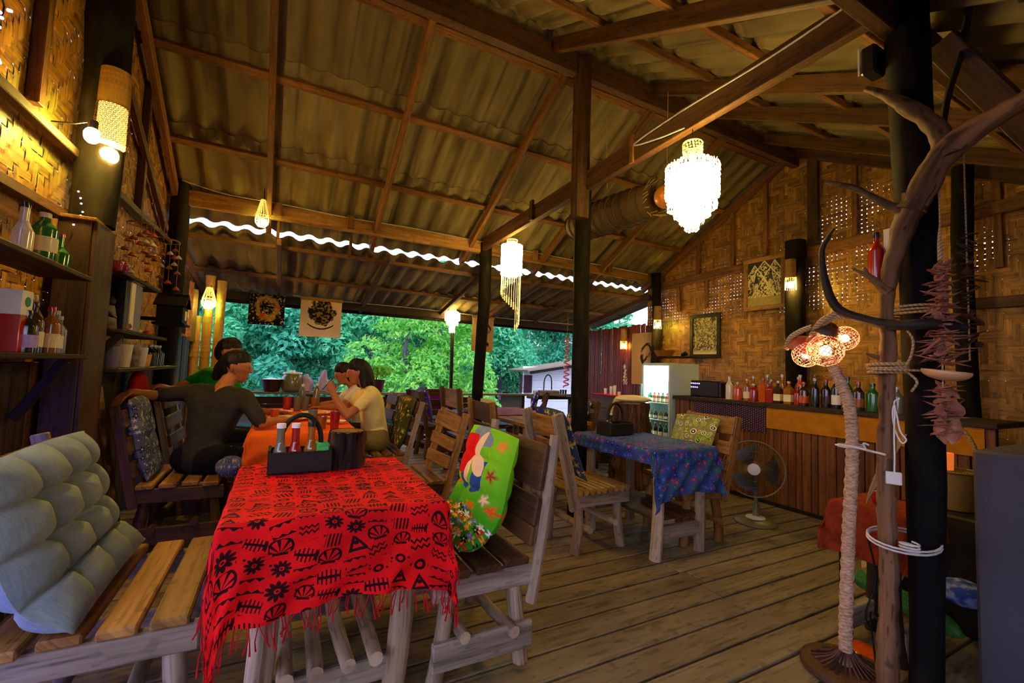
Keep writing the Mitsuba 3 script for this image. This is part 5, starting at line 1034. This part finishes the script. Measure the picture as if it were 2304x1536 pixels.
def banner_tex(kind):
    def fn(p, n, uv):
        u, v = uv.x, uv.y; o = fbm(u*13, v*13, kind*3.0, 3)
        if kind == 0:   # dark painted one
            c = mix(lin('#0c1430'), lin('#0a0c14'), v); c = mix(c, lin('#b08a40'), smoothstep(.1, .03, dr.abs(dr.sqrt(dr.square(u-.5)+dr.square((v-.55)*.8))-.27-.15*(o-.5)))); c = mix(c, lin('#d04828'), flower(u-.42, v-.30, .13)); c = mix(c, lin('#d04828'), flower(u-.80, v-.58, .11)); return mix(c, lin('#c8b070'), smoothstep(.62, .7, fbm(u*26, v*26, 3)))
        c = mix(lin('#e8d0d8'), lin('#d8b888'), v)
        if kind == 1:
            d = dr.square((u-.52)/(.36-.1*(1-v)))+dr.square((v-.66)/.34); c = mix(c, mix(lin('#18140c'), lin('#7a6848'), smoothstep(.5, .6, fbm(u*22, v*22, 8))), smoothstep(1.15, .95, d+1.2*(o-.5)))
            return mix(c, lin('#241c1c'), smoothstep(.03, .01, dr.abs(v-.22-1.2*dr.square(u-.5)))*smoothstep(.34, .3, dr.abs(u-.5)))
        # flowing dark scroll on a tan ground
        c = mix(lin('#b8905c'), lin('#a08468'), v); a = dr.atan2(v-.62, u-.62); r = dr.sqrt(dr.square(u-.62)+dr.square((v-.62)*1.6)); s_ = dr.abs(r-.22-.05*dr.sin(a*2)); m = smoothstep(.06, .03, s_)*smoothstep(-.4, .4, dr.sin(a*.5+1.2)); b = smoothstep(.09, .05, dr.abs(u-.60-.16*dr.sin(v*9)))*smoothstep(.12, .2, v)*smoothstep(.62, .55, v)
        return mix(c, mix(lin('#1c1410'), lin('#8a7050'), smoothstep(.55, .6, o)), dr.maximum(m, b))
    return proc(fn)
def banner(x0, x1, z0, z1, y, kind, lab, rod=True, plane='x', x=None):
    fabric('banner_%d_%d' % (kind, len(scene)), banner_tex(kind)); m = list(scene)[-1]; t = thing('banner', lab, 'banner')
    def S(o):
        def fn(u, v):
            w = .008*np.sin(u*9+v*3)+o; a = x0+(x1-x0)*u; z = z0+(z1-z0)*v+0*u
            return np.stack([a, y+w, z], 1) if plane == 'x' else np.stack([np.full_like(u, x)-w, x1+(x0-x1)*u, z], 1)
        return grid(14, 14, fn)
    part(t, 'cloth', join(S(0), S(.004)), m, True)
    if rod: part(t, 'hem_strip', box(((x0+x1)/2, y-.01, z1+.005), (x1-x0+.03, .012, .05)), 'wood_plank')
    if plane == 'x': part(t, 'hook', join(*[tube([(q_, y, z1), (q_, 7.40, z1-.02)], .004, 4) for q_ in (x0+.03, x1-.03)]), 'rope_cream')
banner(-.46, .0, 1.76, 2.2, 7.3, 0, 'small dark painted banner with red flowers, hanging left over the river view', False)
banner(.21, .79, 1.63, 2.2, 7.3, 1, 'white printed banner with a dark ornamental head, hanging over the river view')
banner(3.0, 3.42, 1.55, 2.17, 7.3, 2, 'tan banner half hidden behind the far post')
banner(5.32, 5.84, 1.07, 1.95, 0, 2, 'tall tan banner with a dark scroll on the red slatted wall', False, 'y', 5.44)
# fish trap and gourd under the roof
woodmat('wicker_dark', '#5c4424', '#2e2010', .7)
t = thing('fish_trap', 'long woven cylindrical fish trap hanging sideways under the roof, right of the middle post', 'fish trap')
tp0, tp1 = A(2.75, 3.92, 2.82), A(2.90, 2.90, 2.83); k = 40; s = np.linspace(0, 1, k)[:, None]; pr = .155-.05*np.clip((.15-s[:, 0])/.15, 0, 1)**2+.02*np.sin(s[:, 0]*3)
part(t, 'woven_body', tube(tp0*(1-s)+tp1*s, pr+.0035*np.sin(np.arange(k)*PI), 22, .0), 'wicker_dark', 20)
for q in np.linspace(.03, .97, 12): part(t, 'hoop', tube([tp0*(1-q)+tp1*q+(np.interp(q, s[:, 0], pr)+.004)*(A(math.cos(a), 0, math.sin(a))) for a in np.linspace(0, 2*PI, 25)], .006, 5, cap=False), 'wicker_dark', True)
part(t, 'sling', tube([(2.80, 3.4, 2.98), (2.80, 3.42, 3.3), (2.8, 3.45, 3.93)], .004, 4), 'rope_cream')
part(t, 'mouth_fringe', join(*[tube([tp1+.13*A(math.cos(a), 0, math.sin(a)), tp1+A(.02*rng.randn(), -.10, .02*rng.randn())+.15*A(math.cos(a), 0, math.sin(a))], .004, 4) for a in np.arange(0, 6.2, .3)]), 'rope_cream', kind='stuff')
t = thing('gourd_lamp', 'round amber gourd hanging between the fish trap and the big chandelier', 'gourd'); mat('gourd', '#c87828', .35)
part(t, 'gourd', ball(.105, (2.83, 2.66, 2.77), 20, .96), 'gourd', True); part(t, 'sling', tube([(2.83, 2.66, 2.87), (2.83, 2.66, 3.7)], .003, 4), 'rope_cream')
# star garland, spiral garland
t = thing('star_garland', 'pale star with a hanging tail of shells on the red slatted wall', 'garland')
st = [(.05*(1 if i % 2 == 0 else .42)*math.sin(i*PI/5), .05*(1 if i % 2 == 0 else .42)*math.cos(i*PI/5)) for i in range(10)]
part(t, 'star', xf(extrude(st, .012), rz(PI/2), (5.42, 6.0, 1.37)), 'shell'); part(t, 'shell_tail', strands([[5.43+.01*rng.randn(), 6.0+.028*rng.randn()*(1.35-z)*4, z, 1, 0] for z in np.arange(1.06, 1.33, .008) for _ in range(2)], .012), 'shell', kind='stuff'); part(t, 'cord', tube([(5.45, 6.0, 1.41), (5.46, 6.0, 1.95)], .003, 4), 'rope_cream')
mat('pink_shell', '#d85a78', .4)
t = thing('shell_spiral', 'pink spiral garland hanging beside the middle post at the veranda edge', 'garland'); part(t, 'spiral', tube([(4.86+.05*math.cos(a), 7.0+.05*math.sin(a), 1.92-.0148*a) for a in np.linspace(0, 66, 400)], .013, 5), 'pink_shell', True); part(t, 'cord', tube([(4.86, 7.0, .95), (4.86, 7.0, 2.33)], .003, 4), 'rope_cream')
# white cable along the beams
solo('cable', tube(smoothpath([(-.98, 5.32, 3.0), (-.6, 5.35, 2.95), (-.1, 5.36, 2.955), (.6, 5.36, 2.94), (1.3, 5.36, 2.955), (2.2, 5.36, 2.945), (3.2, 5.38, 2.93), (4.3, 5.38, 2.92), (5.3, 5.36, 2.9)], 6), .006, 5), 'white_plastic', 'white cable sagging along the far beam', 'cable', True)
solo('cable', tube(smoothpath([(.1, 7.38, 2.24), (.8, 7.38, 2.22), (2.0, 7.38, 2.225), (3.5, 7.38, 2.2), (5.2, 7.3, 2.2)], 6), .006, 5), 'white_plastic', 'white cable along the veranda beam above the banners', 'cable', True)
solo('cable', tube(smoothpath([(2.265, .9, 3.03), (2.262, 1.4, 3.0), (2.265, 2.0, 3.01), (2.262, 2.45, 2.98), (2.24, 2.2, 2.9), (2.262, 1.98, 2.88)], 6), .006, 5), 'white_plastic', 'white cable running down the long tie beam to the big chandelier', 'cable', True)

# ---------------------------------------------------------------- on the tables
def caddy(x, y, z, lab, R=0.0, items=True, sc=1.0):
    t = thing('condiment_caddy', lab, 'caddy'); M = rz(R)
    for nm_, c, s_ in (('front_panel', (0, -.075, .05), (.26, .012, .09)), ('rear_panel', (0, .075, .05), (.26, .012, .09)), ('end_panel', (-.125, 0, .055), (.012, .14, .10)), ('end_panel', (.125, 0, .055), (.012, .14, .10)), ('floor_panel', (0, 0, .006), (.26, .15, .01))): part(t, nm_, xf(box(c, s_, .003), M, (x, y, z), sc), 'wood_black')
    part(t, 'handle', xf(tube([(.085*math.cos(a), 0, .11+.14*math.sin(a)**.8) for a in np.linspace(.02, PI-.02, 17)], .011, 8), M, (x, y, z), sc), 'wood_black', True)
    return t
CX, CY, CZ = .105, 2.27, .752
caddy(CX, CY, CZ, 'black wooden condiment caddy with a hooped handle on the red cloth')
bottle(CX-.085, CY-.03, CZ+.012, .205, .029, 'clear sauce bottle with a white cap, left in the caddy on the red cloth', 'glass_clear', 'label_white', 'label_white', .4, .55, 'sauce_bottle', lr=(.05, .30))
bottle(CX-.025, CY-.03, CZ+.012, .205, .029, 'dark red sauce bottle with a white cap, in the caddy on the red cloth', 'liquid_red', 'label_white', 'label_white', .4, .55, 'sauce_bottle', lr=(.05, .30))
bottle(CX+.04, CY-.03, CZ+.012, .21, .029, 'amber sauce bottle with a dark cap, right in the caddy on the red cloth', 'liquid_amber', 'cap_black', None, .42, .5, 'sauce_bottle')
mat('napkin_green', '#50b45c', .9)
solo('napkin_stack', join(*[xf(cbox(.07, .07, .05, .01), rz(.2*k)@rx(.1), (CX+.085, CY-.02+.01*k, CZ+.07+.014*k)) for k in range(3)]), 'napkin_green', 'small stack of green paper napkins in the caddy on the red cloth', 'napkins')
t = thing('log_stump', 'short bark-covered log standing on the red cloth beside the caddy', 'log')
part(t, 'bark', ridged(tube(np.stack([np.full(24, .31), np.full(24, 2.30), np.linspace(CZ, CZ+.17, 24)], 1), np.linspace(.086, .079, 24), 90, 0, cap=False), (.31, 2.30), .24, 40), 'bark', True); part(t, 'cut_top', lathe([(0, .168), (.076, .168), (.078, .164)], 24, (.31, 2.30, CZ)), 'wood_plank')
caddy(2.44, 2.80, CZ, 'black caddy on the far end of the blue cloth', .1)
bottle(2.40, 2.81, CZ+.012, .16, .024, 'small cream-capped bottle in the caddy on the blue cloth', 'glass_black', 'label_cream', 'label_cream', .5, .5, 'sauce_bottle')
t = thing('log_stump', 'thick dark log standing behind the caddy on the blue cloth', 'log')
part(t, 'bark', ridged(tube(np.stack([np.full(20, 2.72), np.full(20, 2.92), np.linspace(CZ, CZ+.24, 20)], 1), np.linspace(.10, .092, 20), 70, 0, cap=False), (2.72, 2.92), .22, 36, 2), 'bark', True); part(t, 'cut_top', lathe([(0, .238), (.09, .238), (.092, .234)], 22, (2.72, 2.92, CZ)), 'wood_brown')
def plate(x, y, r, lab, food=None, m='label_cream', z=.752):
    t = thing('plate', lab, 'plate'); part(t, 'dish', lathe([(0, .004), (r*.6, .004), (r, .020), (r*1.01, .023), (r*.62, 0), (0, 0)], 26, (x, y, z)), m, True)
    if food: part(t, 'food', xf(ball(r*.55, (0, 0, 0), 14, .28), None, (x, y, z+.012)), food, True)
plate(.0, 4.72, .13, 'plate of food in front of the man in green', 'liquid_amber'); plate(.34, 4.62, .14, 'plate of food by the diner in white', 'label_yellow'); plate(.10, 4.22, .17, 'big oval plate in the middle of the orange cloth', 'label_yellow'); plate(.36, 4.14, .10, 'small plate in front of the woman in yellow', 'liquid_orange'); plate(.42, 3.9, .09, 'side plate near the amber glass on the orange cloth', None)
def cup(x, y, h, r, lab, m, z=.752, nm_='glass', straw=False):
    t = thing(nm_, lab, nm_.replace('_', ' ')); part(t, 'cup', lathe([(0, 0), (r*.8, 0), (r, h), (r*.93, h), (r*.74, .006), (0, .006)], 16, (x, y, z)), m, True)
    if straw: part(t, 'straw', tube([(x, y, z+.02), (x+.02, y, z+h*1.7)], .004, 5), 'label_white')
cup(.38, 3.52, .135, .036, 'red drink can at the near right corner of the orange cloth', 'liquid_red', nm_='drink_can'); cup(.30, 3.62, .09, .036, 'amber tumbler beside the red can on the orange cloth', 'liquid_amber'); cup(.235, 3.62, .14, .033, 'clear tumbler left of the amber one on the orange cloth', 'glass_clear')
cup(.08, 4.95, .14, .04, 'red plastic cup at the far end of the orange cloth', 'cap_red', nm_='cup'); cup(.17, 4.95, .14, .036, 'clear glass right of the red cup', 'glass_clear'); cup(.25, 5.0, .14, .036, 'second clear glass right of the red cup', 'glass_clear'); cup(.33, 5.0, .13, .036, 'glass with a straw at the far end of the orange cloth', 'liquid_amber', straw=True)
cup(-.02, 3.98, .11, .03, 'small orange glass beside the dark-shirted man\'s arm', 'liquid_orange')
bottle(.22, 5.15, .752, .26, .034, 'clear water bottle at the far end of the orange cloth', 'glass_clear', 'label_white', None, .7, .4, 'water_bottle'); bottle(.36, 5.18, .752, .27, .034, 'second clear water bottle at the far end of the orange cloth', 'glass_clear', 'label_white', None, .7, .4, 'water_bottle')
t = thing('handbag', 'small patterned bag on the seat edge below the dark-shirted man', 'bag'); part(t, 'pouch', xf(ball(.09, (0, 0, 0), 14, .8), None, (-.26, 3.56, .522)), 'cush_batik', True); part(t+'__pouch', 'strap', tube(smoothpath([(-.33, 3.56, .56), (-.26, 3.54, .66), (-.19, 3.56, .57)], 5), .007, 6), 'black_plastic', True)
# on the veranda rail
t = thing('flower_pot', 'dark pot with a pale saucer on the veranda rail, left', 'pot'); part(t, 'pot', lathe([(0, 0), (.10, 0), (.14, .17), (.13, .17), (.1, .02), (0, .02)], 18, (-.10, 7.47, .795)), 'wood_maroon', 40); part(t, 'lid', lathe([(0, .20), (.12, .18), (.16, .172), (0, .172)], 18, (-.10, 7.47, .795)), 'white_plastic', True)
t = thing('glass_jar', 'big clear lidded jar on the veranda rail', 'jar'); part(t, 'jar', lathe([(0, 0), (.13, 0), (.15, .06), (.15, .20), (.12, .25), (.12, .26), (0, .26)], 20, (.17, 7.47, .795)), 'glass_clear', True); part(t, 'lid', lathe([(0, .32), (.03, .32), (.035, .29), (.13, .285), (.13, .26), (0, .26)], 18, (.17, 7.47, .795)), 'label_white', 40)
fabric('bag_lilac', '#b8a0d8')
for k, (x, lb) in enumerate(((.36, 'lilac plastic bag on the rail right of the jar'), (.60, 'taller lilac plastic bag on the veranda rail'))): solo('plastic_bag', branch([(x, 7.45, .80), (x+.02, 7.46, .90), (x, 7.46, 1.0), (x+.02, 7.45, 1.05+.08*k)], [.07, .09, .06, .02], 10, .3, k), 'bag_lilac', lb, 'bag', True)
t = thing('potted_plant', 'bushy potted plant on the veranda rail behind the woman in yellow', 'potted plant'); part(t, 'pot', lathe([(0, 0), (.11, 0), (.15, .2), (.135, .2), (.1, .02), (0, .02)], 18, (1.40, 7.47, .795)), 'wood_maroon', 40); part(t, 'foliage', leaf_cloud([(1.40, 7.47, 1.10), (1.30, 7.47, 1.12), (1.52, 7.45, 1.12)], [.16, .13, .13], 700, .035), 'leaf_1', kind='stuff'); part(t, 'stem', branch([(1.4, 7.47, .82), (1.41, 7.47, 1.1)], [.012, .01], 5), 'bark')
# red counter, tray and log stool on the right of the veranda
t = thing('veranda_counter', 'low counter under a red cloth against the red slatted wall', 'counter'); part(t, 'body', box((5.15, 5.85, .43), (.44, .9, .86)), 'wood_brown'); fabric('cloth_crimson', '#b01430'); part(t, 'red_cloth', box((5.14, 5.85, .868), (.47, .93, .014)), 'cloth_crimson')
for k, (y, h) in enumerate(((6.1, .10), (5.95, .14), (5.86, .16), (5.75, .06))): cup(5.08, y, h, .028, ('small lilac cup', 'white salt shaker', 'tall white shaker', 'low white cup')[k]+' on the red counter cloth', 'label_white', .876, 'shaker')
t = thing('log_stool', 'black charred tree stump left of the fridge', 'stump'); part(t, 'stump', ridged(tube(np.stack([np.full(20, 3.55), np.full(20, 3.80), np.linspace(0, .92, 20)], 1), np.linspace(.24, .19, 20), 60, 0), (3.55, 3.80), .2, 24, 5), 'bark', True)
solo('round_cushion', xf(ball(.20, (0, 0, 0), 22, .22), None, (3.56, 3.80, .963)), 'label_cream', 'flat cream seat pad lying on the charred stump', 'cushion', True)
t = thing('wash_stand', 'wash stand with a steel basin and an arched tap at the veranda edge', 'sink'); part(t, 'worktop', box((4.95, 7.62, .70), (1.0, .34, .05)), 'wood_dark'); part(t, 'basin', box((4.80, 7.60, .79), (.5, .26, .12), .02), 'wire'); part(t, 'tap', tube(smoothpath([(4.75, 7.62, .84), (4.76, 7.62, 1.05), (4.83, 7.62, 1.16), (4.92, 7.62, 1.10), (4.94, 7.62, .86)], 6), .012, 7), 'dark_metal', True)
for x in (4.5, 5.4): part(t, 'leg', box((x, 7.62, .34), (.06, .06, .68)), 'wood_dark')
for k, x in enumerate((5.12, 5.18, 5.24)): cup(x, 7.55, .14, .022, ('first', 'second', 'third')[k]+' dark bottle in the row of three on the wash stand', 'glass_brown', .726, 'small_bottle')
t = thing('white_shed', 'white-walled shed with a thin sloping roof beyond the veranda on the right', 'shed'); mat('white_wall', '#e8eef4', .7)
for k in range(9): part(t, 'wall_board', box((7.0+.02*k*0, 10.9, -.35+.2*k), (1.5+.3, .08, .196)), 'white_wall')
part(t, 'corner_panel', box((6.22, 10.95, .85), (.24, .3, .5)), 'wood_maroon'); part(t, 'roof', plank((5.9, 10.9, 1.22), (8.4, 10.9, 1.62), 1.2, .05), 'wire'); part(t, 'eave_board', plank((6.0, 10.35, 1.18), (8.2, 10.35, 1.54), .03, .1), 'wood_dark')
for x in (6.2, 7.8): part(t, 'pile', log((x, 10.9, -2.1), (x, 10.9, -.4), .08), 'wood_dark')
t = thing('wall_ledge', 'small ledge with a woven tray and a carved figure, on the post above the fridge', 'ledge'); part(t, 'board', box((5.30, 4.78, 1.52), (.22, .62, .025)), 'wood_dark'); part(t, 'woven_tray', lathe([(0, 0), (.11, 0), (.16, .09), (.15, .09), (.1, .01), (0, .01)], 18, (5.27, 4.95, 1.533)), 'liquid_amber', 40); part(t, 'carving', branch([(5.28, 4.62, 1.535), (5.28, 4.58, 1.57), (5.28, 4.52, 1.56)], [.02, .035, .02], 8, .2), 'wood_black', True)

# ---------------------------------------------------------------- left wall: shelves and what stands on them
def shelf(y0, y1, z, lab, d=.20, brk=(), x=XL+.03):
    t = thing('wall_shelf', lab, 'shelf'); part(t, 'board', box((x+d/2, (y0+y1)/2, z-.012), (d, y1-y0, .024)), 'wood_umber')
    for yb in brk: part(t, 'bracket', plank((x+d-.02, yb, z-.03), (x+.02, yb+.02, z-.30), .04, .025, (0, 1, 0)), 'wood_dark')
shelf(2.0, 2.94, 1.635, 'upper shelf on the left wall with the green bottles', brk=()); shelf(2.0, 2.98, 1.245, 'lower shelf on the left wall with boxes and spirit bottles', brk=(2.2, 2.78))
bottle(-.95, 2.46, 1.635, .215, .032, 'cream bottle with a black cap on the upper left shelf', 'cream', 'cap_black', None, .45, .45)
bottle(-.94, 2.60, 1.635, .215, .046, 'big square green bottle with a pale label on the upper left shelf', 'glass_green', 'label_cream', 'label_cream', .66, .36, lr=(.2, .5))
bottle(-.94, 2.76, 1.635, .165, .040, 'round green bottle with a red cap on the upper left shelf', 'glass_green', 'cap_red', None, .42, .34)
def carton(y, z, w, h, lab, c1, c2, split, x=-.95, d=.085):
    t = thing('carton', lab, 'box'); part(t, 'lower', box((x, y, z+h*split/2), (d, w, h*split), .002), c1); part(t, 'upper', box((x, y, z+h*(1+split)/2), (d, w, h*(1-split)), .002), c2); part(t, 'emblem', lathe([(0, 0), (.02, 0), (.02, .002), (0, .002)], 14, (x+d/2, y, z+h*.82), ry(PI/2)), 'cap_black')
carton(2.44, 1.245, .085, .245, 'red and white whisky carton on the lower left shelf', 'cap_red', 'label_white', .6); carton(2.56, 1.245, .10, .255, 'tall cream carton on the lower left shelf', 'glass_brown', 'label_cream', .5, x=-1.0)
for y, h, r, g, c, l, w, xx in ((2.53, .21, .036, 'glass_brown', 'glass_brown', 'label_cream', 'squat dark brown bottle with a cream side label, front of the lower left shelf', -.92), (2.63, .25, .034, 'glass_clear', 'cap_gold', 'label_yellow', 'tall clear bottle with a yellow label on the lower left shelf', -.96), (2.72, .21, .034, 'liquid_amber', 'cap_red', 'label_cream', 'amber bottle with a red cap on the lower left shelf', -.93), (2.80, .20, .03, 'glass_clear', 'cap_silver', 'label_white', 'clear bottle with a white label at the right end of the lower left shelf', -.94), (2.87, .18, .028, 'glass_clear', 'cap_silver', None, 'plain clear bottle at the right end of the lower left shelf', -.95), (2.46, .17, .034, 'glass_black', 'cap_black', 'bag_lilac', 'small black bottle with a lilac label on the lower left shelf', -.91)): bottle(xx, y, 1.245, h, r, w, g, c, l)
t = thing('wooden_casing', 'narrow upright wooden casing between the two groups of shelves on the left wall', 'casing')
part(t, 'front_panel', box((-.90, 3.15, .97), (.02, .28, 1.94)), 'wood_brown'); part(t, 'near_panel', box((-.975, 3.01, .97), (.13, .02, 1.94)), 'wood_umber'); part(t, 'far_panel', box((-.975, 3.29, .97), (.13, .02, 1.94)), 'wood_brown'); part(t, 'top_panel', box((-.965, 3.15, 1.945), (.15, .32, .02)), 'wood_plank')
shelf(3.32, 4.1, 1.74, 'short high shelf left of the shell mobile', .24); shelf(3.32, 4.45, 1.40, 'middle shelf with the figurine and the grey box, left wall', .24, (3.36,)); shelf(3.32, 4.95, 1.17, 'low shelf with white tubs behind the man in dark grey', .24); shelf(4.1, 4.5, 1.80, 'tiny high shelf under the shell mobile', .16)
mat('grey_lilac', '#7c7488', .5)
t = thing('appliance_box', 'dark box with a lilac-grey side standing on the middle shelf of the left wall', 'box'); part(t, 'case', box((-.97, 3.62, 1.56), (.2, .26, .31)), 'black_plastic'); part(t, 'side_panel', box((-.868, 3.72, 1.56), (.012, .16, .31)), 'grey_lilac'); part(t, 'top_panel', box((-.95, 3.66, 1.722), (.22, .24, .012)), 'label_white'); part(t, 'printed_strip', box((-.866, 3.60, 1.56), (.012, .08, .30)), 'label_cream')
t = thing('figurine', 'dark carved figurine with a grey robe on the middle shelf, left wall', 'figurine'); part(t, 'robe', lathe([(0, 0), (.05, 0), (.04, .09), (.03, .14), (0, .14)], 14, (-.93, 3.42, 1.40)), 'wood_grey', True); part(t, 'head', ball(.035, (-.93, 3.42, 1.565), 12), 'wood_black', True); part(t, 'arms', branch([(-.93, 3.37, 1.5), (-.90, 3.42, 1.47), (-.93, 3.47, 1.5)], [.015, .015, .015], 7), 'wood_black', True)
solo('conch_shell', xf(lathe([(0, .07), (.02, .05), (.045, .02), (.05, 0), (.03, -.015), (0, -.02)], 12), rx(.6), (-.90, 3.58, 1.425)), 'chip_rose', 'pinkish conch shell at the front of the middle shelf, left wall', 'shell', True)
for k in range(6): solo('shell_trinket', xf(ball(.022+.01*rng.rand(), (0, 0, 0), 9, .7), None, (-.90-.05*rng.rand(), 3.70+.12*k, 1.42)), ('chip_rose', 'liquid_orange', 'shell')[k % 3], ('first', 'second', 'third', 'fourth', 'fifth', 'last')[k]+' small shell of the row along the middle shelf on the left wall', 'shell', True, 'shells along the middle shelf')
for k, (y, c, lb) in enumerate(((3.42, 'cap_red', 'left'), (3.54, 'liquid_red', 'right'))): cup(-.92, y, .07, .045, 'small %s red tin on the short high shelf' % lb, c, 1.74, 'tin')
for k, (y, h, r, m, lb) in enumerate(((3.55, .13, .05, 'grey_lilac', 'lilac-grey tub at the near end of the low shelf'), (3.78, .15, .05, 'cream', 'cream jar with a red lid on the low shelf'), (3.98, .12, .05, 'wood_grey', 'dull jar on the low shelf'), (4.14, .14, .055, 'white_plastic', 'white tub on the low shelf'), (4.30, .09, .045, 'label_yellow', 'small yellow candle tub on the low shelf'))): cup(-.93, y, h, r, lb, m, 1.17, 'tub')
for k, y in enumerate((4.45, 4.58, 4.71)): bottle(-.93, y, 1.17, .17, .045, ('first', 'second', 'last')[k]+' of the three black bottles at the far end of the low shelf', 'glass_black', 'cap_silver', None)
t = thing('lantern_house', 'black house-shaped lantern hanging on the corner post at left', 'lantern'); part(t, 'body', box((-.84, 4.62, 1.60), (.18, .20, .14), .004), 'wood_black'); part(t, 'roof', join(plank((-.84, 4.50, 1.67), (-.84, 4.63, 1.78), .22, .012, (0, -.6, .8)), plank((-.84, 4.74, 1.67), (-.84, 4.61, 1.78), .22, .012, (0, .6, .8))), 'wood_black'); part(t, 'base', box((-.84, 4.62, 1.52), (.22, .25, .02)), 'wood_black'); part(t, 'arm', box((-.98, 4.62, 1.56), (.24, .03, .03)), 'wood_black'); part(t, 'window', box((-.747, 4.62, 1.60), (.006, .07, .08), .002), 'label_cream')
def mobile(x, y, z, n, lab, ms, ring=.07):
    t = thing('shell_mobile', lab, 'mobile'); part(t, 'ring', loop((x, y), ring, ring, z, 1, .005, 0), 'bamboo_pole', True); part(t, 'cord', tube([(x, y, z), (x, y, z+.24)], .002, 4), 'rope_cream')
    for k in range(n):
        a = 2*PI*k/n; l = .14+.22*rng.rand(); q = A(x+ring*math.cos(a), y+ring*math.sin(a), z); part(t, 'thread', tube([q, q-A(0, 0, l)], .0016, 4), 'rope_cream')
        for j in range(3): part(t, 'shell', xf(lathe([(0, .022), (.012, .012), (.024, -.006), (0, -.004)], 9), None, q-A(0, 0, l*(j+1)/3)), ms[(k+j) % len(ms)], True)
mobile(-.86, 3.62, 2.10, 7, 'orange and cream shell mobile hanging above the grey box on the left wall', ('liquid_orange', 'shell', 'chip_rose')); mobile(-.84, 4.12, 2.12, 7, 'larger mobile of pale shells hanging left of the corner post', ('shell', 'chip_rose', 'liquid_orange'), .10)
for k, (y, z, c, lb) in enumerate(((5.75, 2.12, 'shirt_dark', 'dark garment'), (6.05, 2.10, 'chip_rose', 'brownish pink garment'), (6.35, 2.06, 'shirt_dark', 'long greenish dark garment'))):
    t = thing('hanging_garment', lb+' hanging on the left wall past the corner post', 'garment')
    part(t, 'cloth', xf(grid(10, 14, lambda u, v: np.stack([.05*np.sin(u*PI)+.012*np.sin(u*14), (u-.5)*(.14+.14*np.minimum(1, v*3)), -.62*v], 1)), None, (-.98, y, z)), c, True); part(t, 'hook', tube([(-1.04, y, z+.02), (-1.0, y, z+.05), (-.97, y, z)], .006, 5), 'rope_cream')
fabric('cush_red', '#a0180c'); solo('cushion', xf(ball(.17, (0, 0, 0), 16, 1.0), np.diag([.35, 1, 1]), (-.98, 4.42, .97)), 'cush_red', 'dark red cushion leaning on the left wall beyond the batik cushion', 'cushion', True)
for k, (y0, y1, m) in enumerate(((3.32, 3.30, 'wood_plank'), (3.52, 3.42, 'wood_brown'), (3.68, 3.55, 'wood_plank'))): solo('leaning_board', plank((-1.02, y0, 1.05), (-.80, y1, 0.0), .13, .022, (1, 0, .2)), m, ('yellowish board leaning on the wall nearest the casing', 'dark board leaning on the wall, middle of three', 'farthest leaning board, next to the slatted chair')[k], 'board')
# blue fairy lights at the far left
t = thing('fairy_lights', 'string of tiny blue fairy lights hanging down at the left edge', 'fairy lights')
fp = [(-.98, 2.22+.03*math.sin(k*1.7), 2.95-.055*k) for k in range(22)]
part(t, 'wire', tube(smoothpath(fp, 2), .003, 4), 'black_plastic'); part(t, 'wire', tube(smoothpath([fp[-1], (-1.0, 1.9, 1.5), (-.98, 1.6, 1.2), (-.98, 1.53, .6), (-.98, 1.52, .15)], 6), .003, 4), 'black_plastic')
part(t, 'lights', join(*[ball(.0065, A(*p)+A(.008, .02*rng.randn(), .01*rng.randn()), 6) for p in fp for _ in range(2)]), 'led_blue', kind='stuff', **glow((.30, .25, 1), 9, .8))
part(t, 'lights', join(*[ball(.012, A(-.98, 1.52+.01*k, .15+.035*k)+A(.01*rng.randn(), .02*rng.randn(), 0), 6) for k in range(26)]), 'led_blue', kind='stuff', **glow((.10, .07, 1), 90, 2))  # unseen lower run of the string, for the blue on the bench cushion
part(t, 'lights', join(*[ball(.005, A(-.97, 3.02, 2.08-.03*k)+A(.01*rng.randn(), .03*rng.randn(), 0), 6) for k in range(14)]), 'led_blue', kind='stuff', **glow((.8, .8, 1), 3))

t = thing('wall_speaker', 'small black box with a pale edge fixed high on the tall black post', 'speaker'); part(t, 'box', box((2.30, .955, 2.70), (.10, .06, .13), .01), 'black_plastic'); part(t, 'edge_trim', box((2.245, .985, 2.70), (.008, .008, .13)), 'white_plastic')
